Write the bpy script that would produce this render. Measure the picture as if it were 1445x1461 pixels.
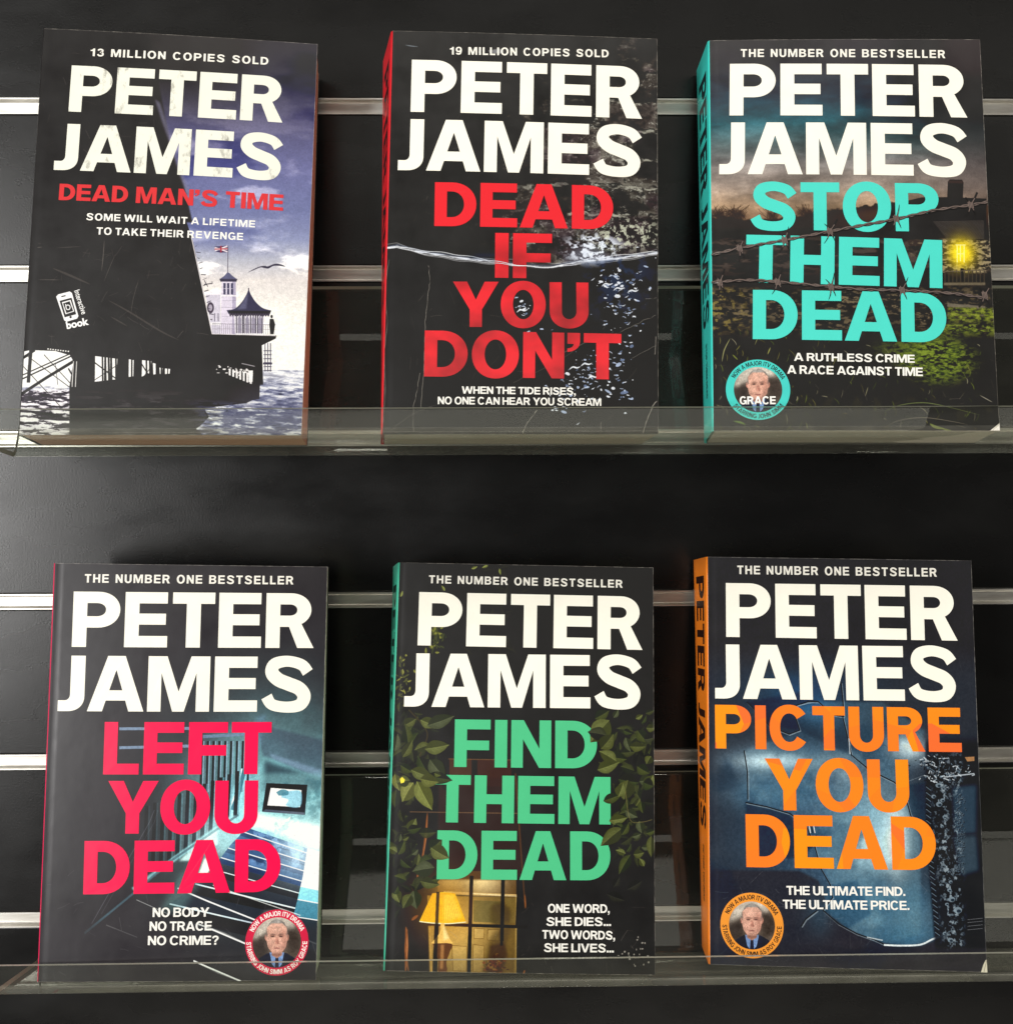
import bpy, math, random
import numpy as np
from mathutils import Matrix, Vector
from mathutils.geometry import tessellate_polygon

SC = bpy.context.scene
for o in list(bpy.data.objects):
    bpy.data.objects.remove(o)

# ---------------------------------------------------------------- camera
cam_data = bpy.data.cameras.new('camera')
cam = bpy.data.objects.new('camera', cam_data)
SC.collection.objects.link(cam)
CR = ((0.9998885, 0.0142831, 0.0043522), (-0.0144839, 0.9986303, 0.0502776), (-0.0036281, -0.0503350, 0.9987258))
rx, ry, rz = (Vector((CR[0][j], CR[1][j], CR[2][j])) for j in range(3))      # right, forward, up
cam.matrix_world = Matrix(((rx.x, rz.x, -ry.x, 0), (rx.y, rz.y, -ry.y, -0.650808), (rx.z, rz.z, -ry.z, 0), (0, 0, 0, 1)))
cam_data.sensor_fit = 'HORIZONTAL'
cam_data.sensor_width = 36
cam_data.lens = 36 * 1486.698 / 1445
cam_data.shift_y = (720.365 - 730.5) / 1461 * (1461 / 1445)
cam_data.clip_start = .01
cam_data.clip_end = 50
SC.camera = cam
SC.render.resolution_x, SC.render.resolution_y = 1012, 1024

# ---------------------------------------------------------------- exposure
SC.view_settings.view_transform = 'Standard'
SC.view_settings.look = 'None'
SC.view_settings.exposure = 0
SC.view_settings.gamma = 1
SC.view_settings.use_curve_mapping = False
SC.cycles.transparent_max_bounces = 24
SC.cycles.max_bounces = 10
SC.cycles.caustics_reflective = False
SC.cycles.caustics_refractive = False

# ---------------------------------------------------------------- the shop's own light, plus an added side fill
world = bpy.data.worlds.new('World')
SC.world = world
world.use_nodes = True
world.node_tree.nodes['Background'].inputs[0].default_value = (1.0, .97, .93, 1)
world.node_tree.nodes['Background'].inputs[1].default_value = .06

def area(name, loc, aim, sx, sy, power, col):
    d = bpy.data.lights.new(name, 'AREA')
    d.shape = 'RECTANGLE'; d.size = sx; d.size_y = sy; d.energy = power; d.color = col
    o = bpy.data.objects.new(name, d)
    SC.collection.objects.link(o)
    o.location = loc
    o.rotation_euler = (Vector(aim) - Vector(loc)).to_track_quat('-Z', 'Y').to_euler()
    return o
area('window_light', (-2.15, -2.4, .0), (0, 0, -.08), 1.4, 1.6, 104, (1.0, .985, .965))
area('ceiling_light', (.25, -1.0, 2.1), (0, -.05, -.15), 1.8, .55, 35, (1.0, .95, .87))
area('shop_light', (.4, -4.0, 1.32), (0, 0, 0), 5.0, .66, 13, (1.0, .96, .86))
area('side_fill', (2.6, -.8, .2), (0, 0, -.15), 1.0, 1.4, 13, (1.0, .93, .84))  # added fill lamp for the books' right sides, no such source seen
area('floor_bounce', (.1, -1.15, -1.7), (0, -.1, 0), 2.2, 1.0, 11, (1.0, .93, .80))

# ---------------------------------------------------------------- helpers
def link(o, parent=None):
    SC.collection.objects.link(o)
    if parent: o.parent = parent
    return o

def mesh_obj(name, verts, faces, mats, parent=None, uvs=None, smooth=False, fm=None):
    me = bpy.data.meshes.new(name)
    me.from_pydata([tuple(v) for v in verts], [], faces)
    for m in (mats if isinstance(mats, (list, tuple)) else [mats]): me.materials.append(m)
    if fm:
        for p, i in zip(me.polygons, fm): p.material_index = i
    if uvs:
        l = me.uv_layers.new(name='print')
        for p in me.polygons:
            for li in p.loop_indices: l.data[li].uv = uvs[me.loops[li].vertex_index]
    if smooth:
        for p in me.polygons: p.use_smooth = True
    me.validate(); me.update()
    return link(bpy.data.objects.new(name, me), parent)

def thing(name, label, cat, loc=(0, 0, 0), group=None):
    o = bpy.data.objects.new(name, None)
    o.empty_display_size = .05
    o.location = loc; o['label'] = label; o['category'] = cat
    if group: o['group'] = group
    return link(o)

def mat(name, col=(.5, .5, .5), rough=.5, metal=0, spec=.5, coat=0, coat_rough=.1):
    m = bpy.data.materials.new(name)
    m.use_nodes = True
    b = m.node_tree.nodes['Principled BSDF']
    b.inputs['Base Color'].default_value = (*col, 1)
    b.inputs['Roughness'].default_value = rough
    b.inputs['Metallic'].default_value = metal
    b.inputs['Specular IOR Level'].default_value = spec
    b.inputs['Coat Weight'].default_value = coat
    b.inputs['Coat Roughness'].default_value = coat_rough
    return m

def nodes(m): return m.node_tree.nodes, m.node_tree.links, m.node_tree.nodes['Principled BSDF']

def noise_node(m, scale, detail=4, stretch=None, rough=.55, coord='Object'):
    n, l, b = nodes(m)
    tc = n.new('ShaderNodeTexCoord'); t = n.new('ShaderNodeTexNoise')
    t.inputs['Scale'].default_value = scale; t.inputs['Detail'].default_value = detail; t.inputs['Roughness'].default_value = rough
    if stretch:
        mp = n.new('ShaderNodeMapping'); mp.inputs['Scale'].default_value = stretch
        l.new(tc.outputs[coord], mp.inputs[0]); l.new(mp.outputs[0], t.inputs['Vector'])
    else: l.new(tc.outputs[coord], t.inputs['Vector'])
    return t

def ramp(m, src, stops):
    n, l, b = nodes(m)
    r = n.new('ShaderNodeValToRGB')
    e = r.color_ramp.elements
    while len(e) < len(stops): e.new(.5)
    for i, (p, c) in enumerate(stops):
        e[i].position = p; e[i].color = (*c, 1) if len(c) == 3 else c
    l.new(src, r.inputs[0])
    return r

def bump(m, src, strength, dist):
    n, l, b = nodes(m)
    u = n.new('ShaderNodeBump'); u.inputs['Strength'].default_value = strength; u.inputs['Distance'].default_value = dist
    l.new(src, u.inputs['Height']); l.new(u.outputs[0], b.inputs['Normal'])
    return u

def lin(*c):
    """display 0-255 to linear"""
    return tuple(((v/255 + .055) / 1.055) ** 2.4 if v > 10 else v/255/12.92 for v in c)

# ---------------------------------------------------------------- slat wall: melamine slats with aluminium inserts
GROOVE0, PITCH, SLOT = .21715, .101402, .0101
XL, XR = -1.1, 1.1
m_board = mat('black_melamine', (.0045, .0044, .0043), .34, spec=.40)
t = noise_node(m_board, 900, 3); bump(m_board, t.outputs[0], .14, .0004)
t = noise_node(m_board, 150, 6, (1, 1, 1), .7); r = ramp(m_board, t.outputs[0], [(.66, (.0042, .0041, .0040)), (.735, (.022, .021, .019))])     # dust and rubs
nodes(m_board)[1].new(r.outputs[0], nodes(m_board)[2].inputs['Base Color'])
t = noise_node(m_board, 14, 5, (1, 1, 2.2)); r = ramp(m_board, t.outputs[0], [(.3, (.22,)*3), (.72, (.35,)*3)])
nodes(m_board)[1].new(r.outputs[0], nodes(m_board)[2].inputs['Roughness'])
m_alu = mat('brushed_aluminium', (.62, .60, .57), .46, metal=1)
t = noise_node(m_alu, 300, 4, (.06, 1, 6)); r = ramp(m_alu, t.outputs[0], [(.3, (.36,)*3), (.7, (.56,)*3)])
nodes(m_alu)[1].new(r.outputs[0], nodes(m_alu)[2].inputs['Roughness'])
t2 = noise_node(m_alu, 60, 5, (.5, 1, 3)); r = ramp(m_alu, t2.outputs[0], [(.35, lin(196, 192, 184)), (.7, lin(230, 228, 222))])
nodes(m_alu)[1].new(r.outputs[0], nodes(m_alu)[2].inputs['Base Color'])

wall = thing('slat_wall', 'black slatted display wall with horizontal aluminium grooves behind all the books', 'slat wall', (0, 0, -.75))
KS = range(-4, 9)
def sweep(profile, x0, x1, closed=False):
    """extrude a (y, z) profile along x"""
    n = len(profile)
    v = [(x0, y, z) for y, z in profile] + [(x1, y, z) for y, z in profile]
    f = [(i, (i+1) % n, n + (i+1) % n, n + i) for i in range(n if closed else n-1)]
    return v, f
V, F = [], []
edges = [GROOVE0 - k*PITCH for k in KS]
for a, b2 in zip([edges[0] + PITCH] + edges, edges + [edges[-1] - PITCH]):   # one slat between two grooves
    zt, zb = a - SLOT, b2
    e = .0007
    pr = [(.018, zt), (e, zt), (.0002, zt - .0002), (0, zt - e), (0, zb + e), (.0002, zb + .0002), (e, zb), (.018, zb)]
    v, f = sweep(pr, XL, XR, True)
    F += [tuple(i + len(V) for i in q) for q in f]; V += v
    n0 = len(V) - len(v); F += [tuple(range(n0, n0+8)), tuple(range(n0+15, n0+7, -1))]
V += [(XL, .0182, edges[0] + PITCH), (XR, .0182, edges[0] + PITCH), (XR, .0182, edges[-1] - PITCH), (XL, .0182, edges[-1] - PITCH)]
F.append((len(V)-4, len(V)-3, len(V)-2, len(V)-1))
panel = mesh_obj('panel', V, F, m_board, wall)
panel.location.z = .75
for z in edges:
    top, bot = z - .0002, z - SLOT + .0002
    p = .0006
    pr = [(.0012, top), (-p, top), (-p, top - .0009), (.0008, top - .0012), (.0026, top - .0016), (.0030, top - .0022),
          (.0030, bot + .0019), (.0026, bot + .0014), (.0008, bot + .0010), (-p, bot + .0008), (-p, bot), (.0012, bot), (.0062, bot + .001), (.0066, top - .001)]
    v, f = sweep(pr, XL, XR, True)
    o = mesh_obj('aluminium_insert', v, f, m_alu, wall)
    o.location.z = .75

# ---------------------------------------------------------------- acrylic book ledges
def acrylic(name, tint, haze, rough, ior=1.49):
    m = bpy.data.materials.new(name); m.use_nodes = True
    n, l = m.node_tree.nodes, m.node_tree.links
    n.remove(n['Principled BSDF']); out = n['Material Output']
    tr = n.new('ShaderNodeBsdfTransparent'); tr.inputs[0].default_value = (*tint, 1)
    gl = n.new('ShaderNodeBsdfGlossy'); gl.inputs['Roughness'].default_value = rough; gl.inputs[0].default_value = (1, 1, 1, 1)
    df = n.new('ShaderNodeBsdfDiffuse'); df.inputs[0].default_value = (.62, .60, .51, 1)
    fr = n.new('ShaderNodeFresnel'); fr.inputs[0].default_value = ior
    m1 = n.new('ShaderNodeMixShader'); m2 = n.new('ShaderNodeMixShader')
    tc = n.new('ShaderNodeTexCoord'); mp = n.new('ShaderNodeMapping'); mp.inputs['Scale'].default_value = (1, 6, 1.6)
    ns = n.new('ShaderNodeTexNoise'); ns.inputs['Scale'].default_value = 55; ns.inputs['Detail'].default_value = 6
    l.new(tc.outputs['Object'], mp.inputs[0]); l.new(mp.outputs[0], ns.inputs['Vector'])
    mr = n.new('ShaderNodeMapRange'); mr.inputs[1].default_value = .35; mr.inputs[2].default_value = .8
    mr.inputs[3].default_value = haze*.7; mr.inputs[4].default_value = haze*1.6
    l.new(ns.outputs[0], mr.inputs[0])
    l.new(mr.outputs[0], m1.inputs[0]); l.new(tr.outputs[0], m1.inputs[1]); l.new(df.outputs[0], m1.inputs[2])
    ge = n.new('ShaderNodeNewGeometry'); fb = n.new('ShaderNodeMath'); fb.operation = 'SUBTRACT'; fb.inputs[0].default_value = 1
    l.new(ge.outputs['Backfacing'], fb.inputs[1]); ff = n.new('ShaderNodeMath'); ff.operation = 'MULTIPLY'; l.new(fr.outputs[0], ff.inputs[0]); l.new(fb.outputs[0], ff.inputs[1])
    l.new(ff.outputs[0], m2.inputs[0]); l.new(m1.outputs[0], m2.inputs[1]); l.new(gl.outputs[0], m2.inputs[2])
    l.new(m2.outputs[0], out.inputs[0])
    return m
m_acr = acrylic('clear_acrylic', (.965, .975, .955), .012, .035)
m_fold = acrylic('bright_fold_acrylic', (.95, .96, .93), .065, .08, 1.49)  # bend's inner reflections put into the colour as extra pale haze
m_floor = acrylic('clear_acrylic_floor', (.955, .965, .94), .03, .05, 1.36)
m_edge = mat('sawn_acrylic_edge', (.50, .50, .42), .25, spec=.8)

def strip(name, path, th, x0, x1, parent, m=None, cut=(0, 1), fold=()):
    """a bent sheet: centre path in (y, z), thickness th, faces of the long cut edges get the sawn look"""
    L, R = [], []
    for i, (y, z) in enumerate(path):
        a = path[max(0, i-1)]; b = path[min(len(path)-1, i+1)]
        dy, dz = b[0]-a[0], b[1]-a[1]; l = math.hypot(dy, dz)
        ny, nz = -dz/l*th/2, dy/l*th/2
        L.append((y+ny, z+nz)); R.append((y-ny, z-nz))
    pr = L + R[::-1]; n = len(path); N = 2*n
    v, f = sweep(pr, x0, x1, True)
    fm = [1 if (i == n-1 and cut[1]) or (i == N-1 and cut[0]) else 0 for i in range(N)]     # the start and end edges of the sheet are sawn only where it really ends
    for i in fold: fm[i] = fm[N-2-i] = 2
    for i in range(n-1):
        f.append((i, i+1, N-2-i, N-1-i)); fm.append(1)
        f.append((N+N-1-i, N+N-2-i, N+i+1, N+i)); fm.append(1)
    return mesh_obj(name, v, f, [m or m_acr, m_edge, m_fold], parent, fm=fm)

def arc(p0, c, p1, n=6):
    return [((1-t)**2*p0[0] + 2*t*(1-t)*c[0] + t*t*p1[0], (1-t)**2*p0[1] + 2*t*(1-t)*c[1] + t*t*p1[1]) for t in [i/n for i in range(n+1)]]

def ledge(z0, hook_z, x0, x1, label, lip=.0163, tilt=.175, fy=-.0905, fz=.0):
    root = thing('acrylic_ledge', label, 'book ledge', (0, 0, 0), 'clear acrylic ledges on the slat wall')
    th = .0027
    c, s = math.cos(tilt), math.sin(tilt)
    front = (fy, z0 + fz)                                            # fold between floor and lip
    D = .058
    back = (front[0] + D*c, front[1] - D*s)
    kink = (-.0032, z0 + .058)
    liptop = (front[0] + s*lip, front[1] + c*lip)
    def toward(p, q, d):
        l = math.hypot(q[0]-p[0], q[1]-p[1]); return (p[0] + (q[0]-p[0])*d/l, p[1] + (q[1]-p[1])*d/l)
    r = .004
    path = arc(toward(back, kink, .0001), back, toward(back, front, .0001), 1)[:1]
    strip('floor', [toward(back, front, r)] + [toward(front, back, r)], th, x0, x1, root, m_floor, (0, 0))
    strip('lip', arc(toward(front, back, r), front, toward(front, liptop, r)) + [liptop], th, x0, x1, root, fold=range(6))
    strip('back_panel', [(-.0016 - th*.1, hook_z - .004), (-.0032, hook_z - .006), toward(kink, (-.0032, hook_z), .01)] + arc(toward(kink, (-.0032, hook_z), .01), kink, toward(kink, back, .01), 5)[1:]
          + arc(toward(back, kink, r), back, toward(back, front, r)), th, x0, x1, root, None, (1, 0))
    return root
# ---------------------------------------------------------------- bold grotesque capitals, cap height 1
def qc(p0, p1, c, n=10, k=.58):
    """quarter curve from p0 to p1 bending towards corner c"""
    a = (p0[0] + (c[0] - p0[0]) * k, p0[1] + (c[1] - p0[1]) * k)
    b = (p1[0] + (c[0] - p1[0]) * k, p1[1] + (c[1] - p1[1]) * k)
    out = []
    for i in range(n + 1):
        t = i / n; u = 1 - t
        out.append((u**3*p0[0] + 3*u*u*t*a[0] + 3*u*t*t*b[0] + t**3*p1[0], u**3*p0[1] + 3*u*u*t*a[1] + 3*u*t*t*b[1] + t**3*p1[1]))
    return out

def ring(cx, cy, rx, ry, k=.58, n=10, rev=False):
    p = []
    for (sx, sy, tx, ty) in ((0, 1, 1, 0), (1, 0, 0, -1), (0, -1, -1, 0), (-1, 0, 0, 1)):
        p0 = (cx + sx*rx, cy + sy*ry); p1 = (cx + tx*rx, cy + ty*ry)
        p += qc(p0, p1, (cx + (sx + tx)*rx, cy + (sy + ty)*ry), n, k)[:-1]
    return p

def smooth(pts, n=8):
    """Catmull-Rom through pts"""
    P = [pts[0]] + list(pts) + [pts[-1]]
    out = []
    for i in range(1, len(P) - 2):
        for j in range(n):
            t = j / n
            out.append(tuple(.5*(2*P[i][d] + (P[i+1][d] - P[i-1][d])*t + (2*P[i-1][d] - 5*P[i][d] + 4*P[i+1][d] - P[i+2][d])*t*t
                                 + (3*P[i][d] - P[i-1][d] - 3*P[i+1][d] + P[i+2][d])*t**3) for d in range(len(pts[0]))))
    out.append(tuple(pts[-1]))
    return out

def stroke(ctr):
    """outline of a centre line of (x, y, width)"""
    L, R = [], []
    for i, (x, y, w) in enumerate(ctr):
        a = ctr[max(0, i-1)]; b = ctr[min(len(ctr)-1, i+1)]
        dx, dy = b[0]-a[0], b[1]-a[1]; l = math.hypot(dx, dy) or 1
        nx, ny = -dy/l*w/2, dx/l*w/2
        L.append((x+nx, y+ny)); R.append((x-nx, y-ny))
    return L + R[::-1]

def glyph(ch, s=.262, b=.205):
    """(advance width, list of contours: outer first, then its holes; separate pieces as separate lists)"""
    f = s / .262
    def rect(x0, y0, x1, y1): return [(x0, y0), (x0, y1), (x1, y1), (x1, y0)]
    if ch == 'I': return s, [[rect(0, 0, s, 1)]]
    if ch == 'L': return .69, [[[(0, 0), (0, 1), (s, 1), (s, b), (.69, b), (.69, 0)]]]
    if ch in 'EF':
        w = .79 if ch == 'E' else .77
        m0 = .5 + b*.06 - b/2 if ch == 'E' else .46 - b/2; m1 = m0 + b*.98
        wi = w - .035
        p = [(0, 0), (0, 1), (w-.01, 1), (w-.01, 1-b), (s, 1-b), (s, m1), (wi, m1), (wi, m0), (s, m0)]
        p += [(s, b), (w, b), (w, 0)] if ch == 'E' else [(s, 0)]
        return w, [[p]]
    if ch == 'T':
        w = .78; a = (w-s)/2
        return w, [[[(a, 0), (a, 1-b), (0, 1-b), (0, 1), (w, 1), (w, 1-b), (w-a, 1-b), (w-a, 0)]]]
    if ch == 'H':
        w = .86; m0 = .5-b/2; m1 = m0+b
        return w, [[[(0, 0), (0, 1), (s, 1), (s, m1), (w-s, m1), (w-s, 1), (w, 1), (w, 0), (w-s, 0), (w-s, m0), (s, m0), (s, 0)]]]
    if ch in 'PR':
        w = .87 if ch == 'P' else .85; yb = .35 if ch == 'P' else .385; ym = (1+yb)/2; xr = .46
        o = [(0, 0), (0, 1)] + qc((xr, 1), (w, ym), (w, 1)) + qc((w, ym), (xr, yb), (w, yb))[1:] + [(s, yb), (s, 0)]
        if ch == 'R':
            o = [(0, 0), (0, 1)] + qc((xr, 1), (w-.01, ym), (w-.01, 1)) + qc((w-.01, ym), (.66, yb+.055), (w-.01, yb+.13))[1:] + [(w+.045, 0), (w+.03-s*1.1, 0), (.43, yb), (s, yb), (s, 0)]
            w += .045
        w2 = .87 if ch == 'P' else .84
        h = [(s, 1-b), (s, yb+b)] + qc((xr-.02, yb+b), (w2-s, ym), (w2-s, yb+b)) + qc((w2-s, ym), (xr-.02, 1-b), (w2-s, 1-b))[1:]
        return w, [[o, h]]
    if ch == 'B':
        w = .87; q = .525
        o = [(0, 0), (0, 1)] + qc((.48, 1), (w-.04, .76), (w-.04, 1)) + qc((w-.04, .76), (.66, q), (w-.04, .56))[1:] + qc((.66, q), (w, .28), (w, .49))[1:] + qc((w, .28), (.48, 0), (w, 0))[1:]
        h1 = [(s, 1-b*.95), (s, q+b*.42)] + qc((.46, q+b*.42), (w-.04-s, .765), (w-.04-s, q+b*.42)) + qc((w-.04-s, .765), (.46, 1-b*.95), (w-.04-s, 1-b*.95))[1:]
        h2 = [(s, q-b*.45), (s, b*.95)] + qc((.46, b*.95), (w-s, .29), (w-s, b*.95)) + qc((w-s, .29), (.46, q-b*.45), (w-s, q-b*.45))[1:]
        return w, [[o, h1, h2]]
    if ch == 'D':
        w = .89; xr = .37
        o = [(0, 0), (0, 1)] + qc((xr, 1), (w, .5), (w, 1)) + qc((w, .5), (xr, 0), (w, 0))[1:]
        h = [(s, 1-b), (s, b)] + qc((xr-.01, b), (w-s, .5), (w-s, b)) + qc((w-s, .5), (xr-.01, 1-b), (w-s, 1-b))[1:]
        return w, [[o, h]]
    if ch == 'O':
        w = .97
        return w, [[ring(w/2, .5, w/2, .525), ring(w/2, .5, w/2-s, .525-b*.97, .56)]]
    if ch == 'U':
        w = .84; y = .36; o2 = -.022
        p = [(0, 1), (s, 1)] + qc((s, y), (w/2, o2+b), (s, o2+b)) + qc((w/2, o2+b), (w-s, y), (w-s, o2+b))[1:] + [(w-s, 1), (w, 1)] + qc((w, y), (w/2, o2), (w, o2)) + qc((w/2, o2), (0, y), (0, o2))[1:]
        return w, [[p]]
    if ch == 'J':
        w = .48
        p = [(w-s, 1), (w, 1)] + qc((w, .27), (.17, 0), (w, 0), k=.62) + [(0, 0), (0, b*.95), (.09, b*.95)] + qc((.12, b*.95), (w-s, .31), (w-s, b*.95), k=.6)
        return w, [[p]]
    if ch == 'A':
        w = 1.03; a = .155*f + .005; g = .215*f/1+.045*f
        # leg thickness measured along the baseline
        t = .275*f
        def lx(y): return (w/2 - a) * y           # outer left edge
        def li(y): return t + (w/2 - a) * y * (w/2 - t*.93) / (w/2 - a) if False else t + (w/2 - t + .0) * y / .80
        c0, c1 = .195, .195 + b*.9
        top = .80 - .06*f
        ix = lambda y: t + (w/2 - t) * min(y / (top + .02), 1)
        p = [(0, 0), (w/2-a, 1), (w/2+a, 1), (w, 0), (w-t, 0), (w-ix(c0), c0), (ix(c0), c0), (t, 0)]
        h = [(ix(c1), c1), (w-ix(c1), c1), (w/2+.004, top), (w/2-.004, top)]
        return w, [[p, h]]
    if ch == 'M':
        w = 1.13; t = .245*f; u = .345*f**.5
        n = .5 - .115*f
        p = [(0, 0), (0, 1), (u, 1), (w/2, .36), (w-u, 1), (w, 1), (w, 0), (w-t, 0), (w-t, .70), (w/2+.105*f, 0), (w/2-.105*f, 0), (t, .70), (t, 0)]
        return w, [[p]]
    if ch == 'N':
        w = .85; t = .25*f
        return w, [[[(0, 0), (0, 1), (t*1.06, 1), (w-t, .40), (w-t, 1), (w, 1), (w, 0), (w-t*1.02, 0), (t, .60), (t, 0)]]]
    if ch == 'Y':
        w = .98; t = .30*f; c = w/2
        return w, [[[(0, 1), (t, 1), (c, .60), (w-t, 1), (w, 1), (c+s/2, .385), (c+s/2, 0), (c-s/2, 0), (c-s/2, .385)]]]
    if ch == 'V':
        w = .98; t = .285*f; c = w/2; a = .15*f
        return w, [[[(0, 1), (t, 1), (c, .27), (w-t, 1), (w, 1), (c+a, 0), (c-a, 0)]]]
    if ch == 'W':
        w = 1.44; t = .27*f; a = .135*f; q = .39
        return w, [[[(0, 1), (t, 1), (q+.01, .32), (w/2-a, 1), (w/2+a, 1), (w-q-.01, .32), (w-t, 1), (w, 1), (w-q+a+.04, 0), (w-q-a+.02, 0), (w/2, .62), (q+a-.02, 0), (q-a-.04, 0)]]]
    if ch == 'K':
        w = .92
        return w, [[[(0, 0), (0, 1), (s, 1), (s, .60), (.57, 1), (.57+s*1.2, 1), (.50, .58), (w, 0), (w-s*1.2, 0), (.36, .40), (s, .31), (s, 0)]]]
    if ch == 'S':
        w = .92; v = b*.99
        c = smooth([(.835, .715, v*1.04), (.72, .852, v*1.0), (.46, 1.02-v/2, v*.98), (.225, .865, v*1.1), (.175, .715, s*.94), (.29, .585, v*1.22), (.48, .505, v*1.22), (.68, .42, v*1.22), (.775, .28, s*.94), (.70, .125, v*1.1), (.46, -.02+v/2, v*.98), (.19, .13, v*1.0), (.085, .275, v*1.04)], 6)
        return w, [[stroke(c)]]
    if ch in 'CG':
        w = .95; rx, ry = w/2, .525; ci = rx - s*.97; cj = ry - b*.97
        a0 = 36 if ch == 'C' else 40; a1 = -36 if ch == 'C' else -8
        def e(a, X, Y): 
            r = math.radians(a); cs, sn = math.cos(r), math.sin(r); m = .93
            return (w/2 + X*math.copysign(abs(cs)**m, cs), .5 + Y*math.copysign(abs(sn)**m, sn))
        A = [a0 + (360 + a1 - a0)*i/40 for i in range(41)]
        out = [e(t, rx, ry) for t in A]
        if ch == 'C': return w, [[out + [e(t, ci, cj) for t in A[::-1]]]]
        A2 = [a0 + (330 - a0)*i/36 for i in range(37)]; A3 = [a0 + (318 - a0)*i/36 for i in range(37)]
        o = [e(t, rx, ry) for t in A3] + [(w-.165*f, 0), (w, 0), (w, .53), (.52, .53), (.52, .53-b*.92), (w-s*.92, .53-b*.92)] + [e(t, ci, cj) for t in A2[::-1]]
        return w, [[o]]
    if ch == '1': return .5, [[[(.5-s, 0), (.5-s, .66), (.0, .66), (.0, .80)] + qc((.06, .80), (.31, 1), (.28, .82), 5) + [(.5, 1), (.5, 0)]]]
    if ch == '3':
        v = b
        c = smooth([(.12, .75, v), (.20, .86, v), (.40, .915, v), (.60, .84, v), (.615, .70, v*1.1), (.52, .575, v), (.38, .535, v*.9)], 6)
        d = smooth([(.38, .535, v*.9), (.56, .50, v), (.67, .36, v*1.1), (.66, .22, v*1.1), (.56, .12, v), (.38, .085, v), (.19, .14, v), (.10, .28, v)], 6)
        return .76, [[stroke(c + d[1:])]]
    if ch == '9':
        w = .78
        c = smooth([(.68, .66, s*.9), (.67, .42, s*.9), (.58, .16, b), (.38, .085, b), (.18, .13, b), (.11, .22, b*.9)], 6)
        return w, [[ring(w/2, .67, w/2, .35), ring(w/2, .675, w/2-s*.95, .35-b*.9)], [stroke(c)]]
    if ch == "'": return s*1.05, [[[(0, 1), (s, 1), (s, .80)] + qc((s, .80), (.0, .58), (s, .60), 5) + [(0, .66)] + qc((.02, .66), (s*.5, .76), (s*.5, .67), 4) + [(0, .76)]]]
    if ch == ',': return s, [[[(0, 0), (0, s), (s, s), (s, 0)] + qc((s, 0), (0, -.23), (s, -.20), 5) + [(0, -.14)] + qc((.02, -.14), (s*.5, 0), (s*.5, -.12), 4)]]
    if ch == '.': return s, [[rect(0, 0, s, s)]]
    if ch == '?':
        c = smooth([(.10, .70, b), (.17, .84, b), (.36, .91, b), (.56, .85, b), (.60, .70, b*1.1), (.47, .53, b*1.05), (.37, .42, b), (.355, .29, b*1.05)], 6)
        return .70, [[stroke(c)], [rect(.36-s/2, 0, .36+s/2, s*.92)]]
    if ch == ' ': return .34, []
    return .5, []

KERN = {'TA': -.10, 'AT': -.10, 'AY': -.1, 'YO': -.04, 'AM': -.02, 'JA': -.03, 'LY': -.1, 'LT': -.1, 'FT': -.02, 'TE': -.01, 'PE': .005, 'EA': -.03, 'FA': -.06, "'T": -.02, "N'": -.02, 'RA': -.02, 'RT': -.02, 'PI': .01, 'UA': -.03, 'TO': -.02, 'AV': -.1, 'WA': -.06, 'DA': -.05, 'EY': -.02}
def line_shape(text, s=.262, b=.205, track=.06, space=.34):
    """contour groups of a line, left ink edge at 0; (groups, width)"""
    x = 0; groups = []; prev = ''
    for ch in text:
        if ch == ' ': x += space; prev = ''; continue
        x += KERN.get(prev + ch, 0)
        w, g = glyph(ch, s, b)
        for c in g: groups.append((ch, [[(px + x, py) for px, py in k] for k in c]))
        x += w + track; prev = ch
    return groups, x - track
# ---------------------------------------------------------------- cover prints, painted on a board of millimetres
BOARD = {   # printer's layout units -> millimetres on the cover
 1: ((.38401924, .024557969, -24.374568), (.0089233421, -.40092288, 246.927), (-4.7858206e-05, 7.6682529e-05, 1)),
 2: ((.39354272, .0084715683, -219.13447), (.0058831401, -.39914935, 242.98469), (-2.1141527e-05, 6.5545924e-05, 1)),
 3: ((.42100318, -.003935711, -425.48764), (.0034003061, -.43391411, 262.89341), (3.853939e-05, .00010918299, 1)),
 4: ((.39974016, .016974088, -44.407135), (-.0038434367, -.39827865, 558.48106), (-4.0774165e-05, 4.5098336e-05, 1)),
 5: ((.45352457, .0157982, -269.87958), (.0069446133, -.42936472, 591.1086), (-8.6037443e-06, .00011339313, 1)),
 6: ((.45120164, -.0033555989, -451.88303), (.013083361, -.43668228, 587.64135), (3.6132663e-05, 8.0476553e-05, 1))}
FRAMES = {1: ((0, 20, 3.0104), (0, 320, 3.0104)), 2: ((500, 20, 3.0104), (500, 320, 3.0104)), 3: ((965, 20, 3.0104), (965, 320, 3.0104)),
          4: ((0, 780, 2.89), (0, 1110, 2.89)), 5: ((500, 780, 3.0104), (500, 1110, 3.0104)), 6: ((945, 780, 2.89), (945, 1110, 2.89))}
def to_mm(k, fr, p):
    ox, oy, s = FRAMES[k][fr]
    x, y = ox + p[0]/s, oy + p[1]/s
    h = BOARD[k]; w = h[2][0]*x + h[2][1]*y + 1
    return ((h[0][0]*x + h[0][1]*y + h[0][2])/w, (h[1][0]*x + h[1][1]*y + h[1][2])/w)

PX = 6.0                                # print resolution, dots per millimetre
MX0, MX1, MZ0, MZ1 = -2.0, 155.5, -3.0, 233.0
CW, CH = int((MX1-MX0)*PX), int((MZ1-MZ0)*PX)
def sst(a, b, x):
    t = np.clip((x-a)/(b-a), 0, 1); return t*t*(3-2*t)

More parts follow.
